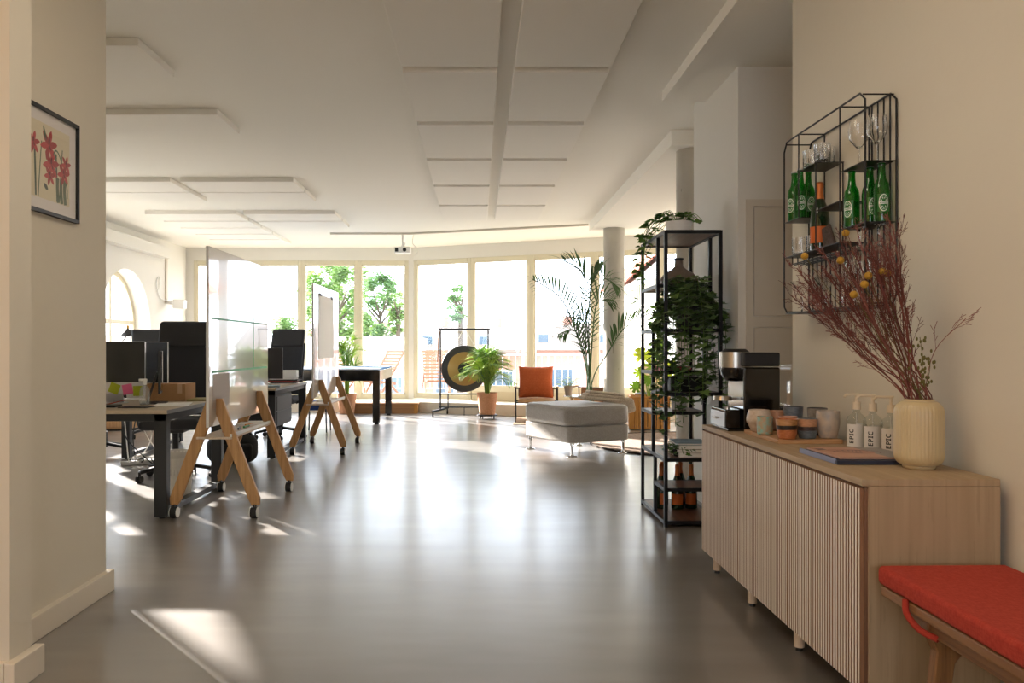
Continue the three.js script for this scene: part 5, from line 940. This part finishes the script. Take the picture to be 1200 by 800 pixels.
// small plant on the side table
{
  const R = rng(67), t = thing('table_plant', 'small round leaved plant in a grey brown pot on the side table', 'plant', [1.35, 0.4265, -12.15]), m = [0x7d9a34, 0x5b8228, 0xa2b048].map(c => leafMat(c));
  mesh('pot', potGeo(0.068, 0.045, 0.15), S({ roughness: 0.8, map: clothTex(0x8f7c6c, 16, 15) }), t);
  for (let k = 0; k < 26; k++) { const a = k * 2.4, q = 0.04 + 0.1 * Math.sqrt(R()), L = new Leaves(), e = V(Math.cos(a) * q, 0.19 + 0.13 * R() - q * 0.3, Math.sin(a) * q); L.fan(e, V(Math.cos(a), 0.15, Math.sin(a)), V(-Math.sin(a), 0, Math.cos(a)), roundShape, 0.1); mesh('leaf', L.build([bar(V(0, 0.12, 0), e, 0.002, 0.002, 4)]), m[k % 3], t); }
}
// monstera in the crate
{
  const R = rng(71), t = thing('monstera_plant', 'monstera with split yellow green leaves growing from the slatted crate', 'plant', [2.42, 0.03, -11.5]), m = [0x8fae2c, 0xa8b72e, 0x6d9426].map(c => leafMat(c));
  mesh('pot', potGeo(0.14, 0.11, 0.36), M.black, t); mesh('soil', Cy(0.12, 0.12, 0.01, 0, 0.32, 0, 20), M.soil, t);
  const out = []; for (let k = 0; k <= 40; k++) { const a = -PI / 2 + 0.22 + k / 40 * (2 * PI - 0.44), r = 0.5 * (1 + 0.12 * Math.sin(a)), notch = k % 5 === 0 && k > 3 && k < 37 ? 0.5 : 1; out.push([Math.cos(a) * r * notch * 0.95, 0.5 + Math.sin(a) * r * notch]); }
  for (const [px, py, dz, s] of [[748, 416, 0, 0.3], [762, 428, 0.1, 0.28], [752, 436, -0.1, 0.2], [745, 452, 0.05, 0.2], [770, 405, 0.1, 0.3], [785, 430, 0.2, 0.28], [757, 445, 0, 0.18]]) {
    const e = at(px, py, 11.4 + dz).sub(V(2.42, 0.03, -11.5)), L = new Leaves(), dir = V((R() - 0.5) * 0.8, -0.6, 0.35); L.fan(e.clone().addScaledVector(V(0, 1, 0), s * 0.4), dir, V(1, 0, 0.3 * (R() - 0.5)), out, s); mesh('leaf', L.build([clean(tube([V(0, 0.32, 0), V(e.x * 0.4, 0.3 + e.y * 0.4, e.z * 0.4), e.clone().add(V(0, s * 0.4, 0))], 0.006, 12, 5))]), m[R() * 3 | 0], t);
  }
}
// ---------------------------------------------------------------- outside: terrace, railing, deck chairs
struct('terrace_floor', slab([[-10, 15.38], [-1.13, 15.38], [4.6, 12.9], [9, 12.9], [9, 18.8], [-10, 18.8]], -0.15, 0.1), S({ color: 0x857f75, roughness: 0.9 }), 'pale terrace floor outside the windows');
struct('ground', [new THREE.PlaneGeometry(420, 420).rotateX(-PI / 2).translate(0, -15, -120)], S({ color: 0x77746c, roughness: 1 }), 'street level far below');
struct('building_base', metric(Bx(-10, 9, -15, -0.16, 3, -18.8)), M.wallWhite, 'storeys below the office floor');
{
  const t = thing('terrace_railing', 'white metal terrace railing with thin upright bars', 'railing', [0, 0.1, -18.5]), m = S({ color: 0xe6e8ea, roughness: 0.5 });
  mesh('top_rail', Bx(-10, 9, 1.0, 1.05, -0.03, 0.03, 0.01), m, t); mesh('middle_rail', Bx(-10, 9, 0.87, 0.9, -0.015, 0.015), m, t); mesh('bottom_rail', Bx(-10, 9, 0.1, 0.13, -0.015, 0.015), m, t);
  for (let k = 0; k < 13; k++) mesh('railing_post', Bx(-0.025, 0.025, 0, 1.02, -0.025, 0.025), m, t).position.x = -9.9 + k * 1.56;
  const b = Bx(-0.008, 0.008, 0.13, 0.87, -0.008, 0.008); for (let k = 0; k < 125; k++) mesh('baluster', b, m, t).position.x = -9.8 + k * 0.15;
}
function deckChair(label, x, d, turn) {
  const t = thing('deck_chair', label, 'deck chair', [x, 0.1, -d], turn), w = 0.25;
  for (const s of [-1, 1]) {
    mesh('back_rail', metric(beam(V(s * w, 0.12, 0.2), V(s * w, 0.98, -0.42), 0.022, 0.045, V(0, 1, 0))), M.teak, t);
    mesh('seat_rail', metric(beam(V(s * (w - 0.03), 0.36, 0.36), V(s * (w - 0.03), 0.3, -0.2), 0.022, 0.04, V(0, 1, 0))), M.teak, t);
    mesh('front_leg', metric(beam(V(s * (w + 0.024), 0.6, 0.28), V(s * (w + 0.024), 0, -0.32), 0.022, 0.04, V(0, 1, 0))), M.teak, t);
    mesh('rear_leg', metric(beam(V(s * w, 0.36, 0.3), V(s * w, 0, 0.42), 0.022, 0.04, V(0, 0, 1))), M.teak, t);
    mesh('armrest', metric(B(0.05, 0.02, 0.5, s * (w + 0.024), 0.61, 0.06, 0.006), 2), M.teak, t);
  }
  for (let k = 0; k < 9; k++) { const f = 0.36 + 0.62 * k / 8, y = 0.12 + 0.86 * f, z = 0.2 - 0.62 * f; mesh('back_slat', metric(B(2 * w, 0.042, 0.014, 0, y, z + 0.028, 0.003).rotateX(0), 0), M.teak, t); }
  for (let k = 0; k < 7; k++) mesh('seat_slat', metric(B(2 * w - 0.06, 0.014, 0.05, 0, 0.345 - 0.008 * k + 0.035, 0.33 - 0.085 * k, 0.003), 0), M.teak, t);
  return t;
}
deckChair('slatted wooden deck chair outside behind the gong stand', -0.88, 16.9, 0.15);
deckChair('slatted wooden deck chair outside turned sideways behind the black table', -2.0, 16.7, -0.75);
deckChair('slatted wooden deck chair outside at the foot of the bushy palm behind the table', -2.85, 17.2, 0.9);
// ---------------------------------------------------------------- outside: roofs, houses, trees
{
  const tileM = S({ roughness: 0.85, map: clothTex(0xa8604c, 40, 303) }), brick = S({ roughness: 0.9, map: clothTex(0xc09080, 24, 301) }), roofM = S({ roughness: 0.9, map: clothTex(0x8d8076, 40, 305) }), win = S({ color: 0x4d6478, roughness: 0.2 }), trim = M.white;
  function house(label, x0, x1, d, eave, ridge, depth, wallM, rM, cols, seed) {
    const cx = (x0 + x1) / 2, w = x1 - x0, R = rng(seed), t = thing('row_house', label, 'house', [cx, -15, -d]);
    mesh('wall', metric(Bx(-w / 2, w / 2, 0, 15 + eave, -depth, 0)), wallM, t);
    mesh('roof', metric(prism([[0.4, 15 + eave - 0.1], [-depth / 2, 15 + ridge], [-depth - 0.4, 15 + eave - 0.1], [-depth - 0.4, 15 + eave - 0.3], [0.4, 15 + eave - 0.3]], w - 0.02).rotateY(-PI / 2)), rM, t);
    const n = Math.max(2, Math.round(w / 2.4));
    for (let k = 0; k < n; k++) for (let f = 0; f < 2; f++) { const x = -w / 2 + w * (k + 0.5) / n, y = 15 + eave - 1.9 - 3 * f; const fr = mesh('window', B(1.15, 1.5, 0.08, x, y, 0.02), trim, t); for (const s of [-1, 1]) mesh('pane', B(0.46, 1.32, 0.03, x + s * 0.26, y, 0.06), win, fr); }
    for (let k = 0; k < cols; k++) { const x = -w / 2 + w * (k + 0.6) / cols; mesh('chimney', B(0.5, 0.7 + 0.3 * R(), 0.5, x + (R() - 0.5), 15 + ridge - 0.1, -depth / 2), brick, t); const dm = mesh('dormer', [B(0.8, 0.6, 1.4, x - 1.2, 15 + eave + 0.3, -0.9)], trim, t); mesh('pane', B(0.5, 0.4, 0.03, x - 1.2, 15 + eave + 0.3, -0.185), win, dm); }
    return t;
  }
  house('brown roofed brick house with dormers across the street', -3.0, 2.6, 40, 1.2, 2.35, 6, brick, roofM, 2, 3);
  house('red brick house with grey ridge behind the palm', 2.7, 8.6, 40.5, 1.3, 2.45, 6, S({ roughness: 0.9, map: clothTex(0xc79b8e, 24, 309) }), roofM, 2, 5);
  house('stone walled house with low brown roof beside the trees', -7.2, -3.1, 42, 1.4, 2.3, 6, S({ roughness: 0.9, map: clothTex(0xa9a096, 30, 311) }), roofM, 1, 7);
  house('pale plaster house at the far end of the street row', -24, -7.4, 46, 0.9, 1.9, 7, M.wallWhite, roofM, 2, 9);
  { const t = thing('flat_roof_building', 'white flat roofed building below the trees', 'building', [-4.2, -15, -27]); mesh('wall', Bx(-3.6, 2.1, 0, 16.2, -5, 0), M.wallWhite, t); mesh('parapet', [Bx(-3.7, 2.2, 16.2, 16.5, -5.1, 0.1)], M.white, t); for (let k = 0; k < 3; k++) { const w = mesh('window', B(1.1, 1.3, 0.06, -2.6 + 1.9 * k, 14.6, 0.02), M.white, t); mesh('pane', B(0.9, 1.1, 0.03, -2.6 + 1.9 * k, 14.6, 0.05), win, w); } }
  { // the neighbouring roof close by on the right
    const t = thing('tiled_roof_house', 'red tiled roof slope with pale eave beside the terrace', 'house', [3.2, 0, -17.6]);
    mesh('wall', metric(Bx(0.5, 6, -0.15, 2.6, -3, 0.8)), M.wallWhite, t);
    mesh('eave', metric(beam(V(-0.05, 2.4, -1.1), V(3.2, 5.2, -1.1), 4.2, 0.12, V(-0.65, 0.76, 0))), M.white, t);
    for (let k = 0; k < 12; k++) mesh('tile_row', beam(V(-0.1 + 0.27 * k, 2.43 + 0.233 * k, -1.1), V(0.2 + 0.27 * k, 2.69 + 0.233 * k, -1.1), 4.2, 0.035, V(-0.65, 0.76, 0)).translate(-0.07, 0.085, 0), tileM, t);
  }
  { const t = thing('church_spire', 'thin distant church spire above the trees', 'spire', [(394 - VX) / FOCAL * 150, -15, -150]), m = S({ color: 0x8a8173, roughness: 0.7 }); mesh('tower', B(3, 27, 3, 0, 13.5, 0), m, t); mesh('spire_roof', new THREE.ConeGeometry(1.4, 5, 6).translate(0, 29.3, 0), m, t); }
  { const t = thing('tower_block', 'slim grey tower block in the distance', 'tower', [(474 - VX) / FOCAL * 110, -15, -110]); mesh('tower', B(1, 25.2, 3, 0, 12.6, 0), S({ color: 0xa39c92, roughness: 0.7 }), t); mesh('tower_cap', B(0.6, 0.8, 1.5, 0, 25.6, 0), M.alu, t); }
  function tree(label, px, py, d, rx, ry, n, col, seed) {
    const R = rng(seed), c = at(px, py, d), t = thing('tree', label, 'tree', [c.x, -15, c.z]), cy = c.y + 15, m = [leafMat(col, 0.4), leafMat(col, 0.4)];
    mesh('trunk', [bar(V(0, 0, 0), V(0.1, cy - ry * 0.4, 0), 0.22, 0.1), ...Array.from({ length: 7 }, (_, k) => bar(V(0.1, cy - ry * (0.5 - 0.05 * k), 0), V(Math.cos(k * 2.4) * rx * 0.7, cy + ry * (0.1 + 0.09 * k), Math.sin(k * 2.4) * rx * 0.6), 0.06, 0.02, 5))], S({ color: 0x5f5549, roughness: 1 }), t);
    const L = new Leaves(), blobs = Array.from({ length: 26 }, () => { const a = R() * 6.28, q = Math.sqrt(R()), y = R() * 2 - 1; return V(Math.cos(a) * rx * q * Math.sqrt(1 - y * y * 0.8), cy + y * ry, Math.sin(a) * rx * q * 0.9); });
    for (let k = 0; k < n; k++) { const b = blobs[R() * blobs.length | 0], o = b.clone().add(V(R() + R() - 1, R() + R() - 1, R() + R() - 1).multiplyScalar(rx * 0.3)), a = R() * 6.28; L.fan(o, V(Math.cos(a), R() - 0.6, Math.sin(a)), V(-Math.sin(a), R(), Math.cos(a)), roundShape, 0.11 + 0.07 * R()); }
    mesh('foliage', L.build(), m[0], t).userData.kind = 'stuff';
  }
  tree('broad pale green tree outside behind the paper hung whiteboard', 392, 356, 34, 1.6, 1.55, 6500, 0x7a9c4e, 81);
  tree('light green tree outside above the white flat roof', 443, 362, 39, 1.2, 1.5, 3600, 0x6f9658, 83);
  tree('thin airy tree outside seen over the gong stand', 537, 356, 36, 0.45, 0.8, 700, 0x739a5c, 85);
  tree('low tree outside at the tower block', 464, 366, 36, 0.4, 0.85, 700, 0x7c9e4c, 87);
  tree('low round tree outside behind the tall office chair', 330, 388, 36, 1.0, 0.5, 1200, 0x769a50, 89);
}

renderer.render(scene, camera);
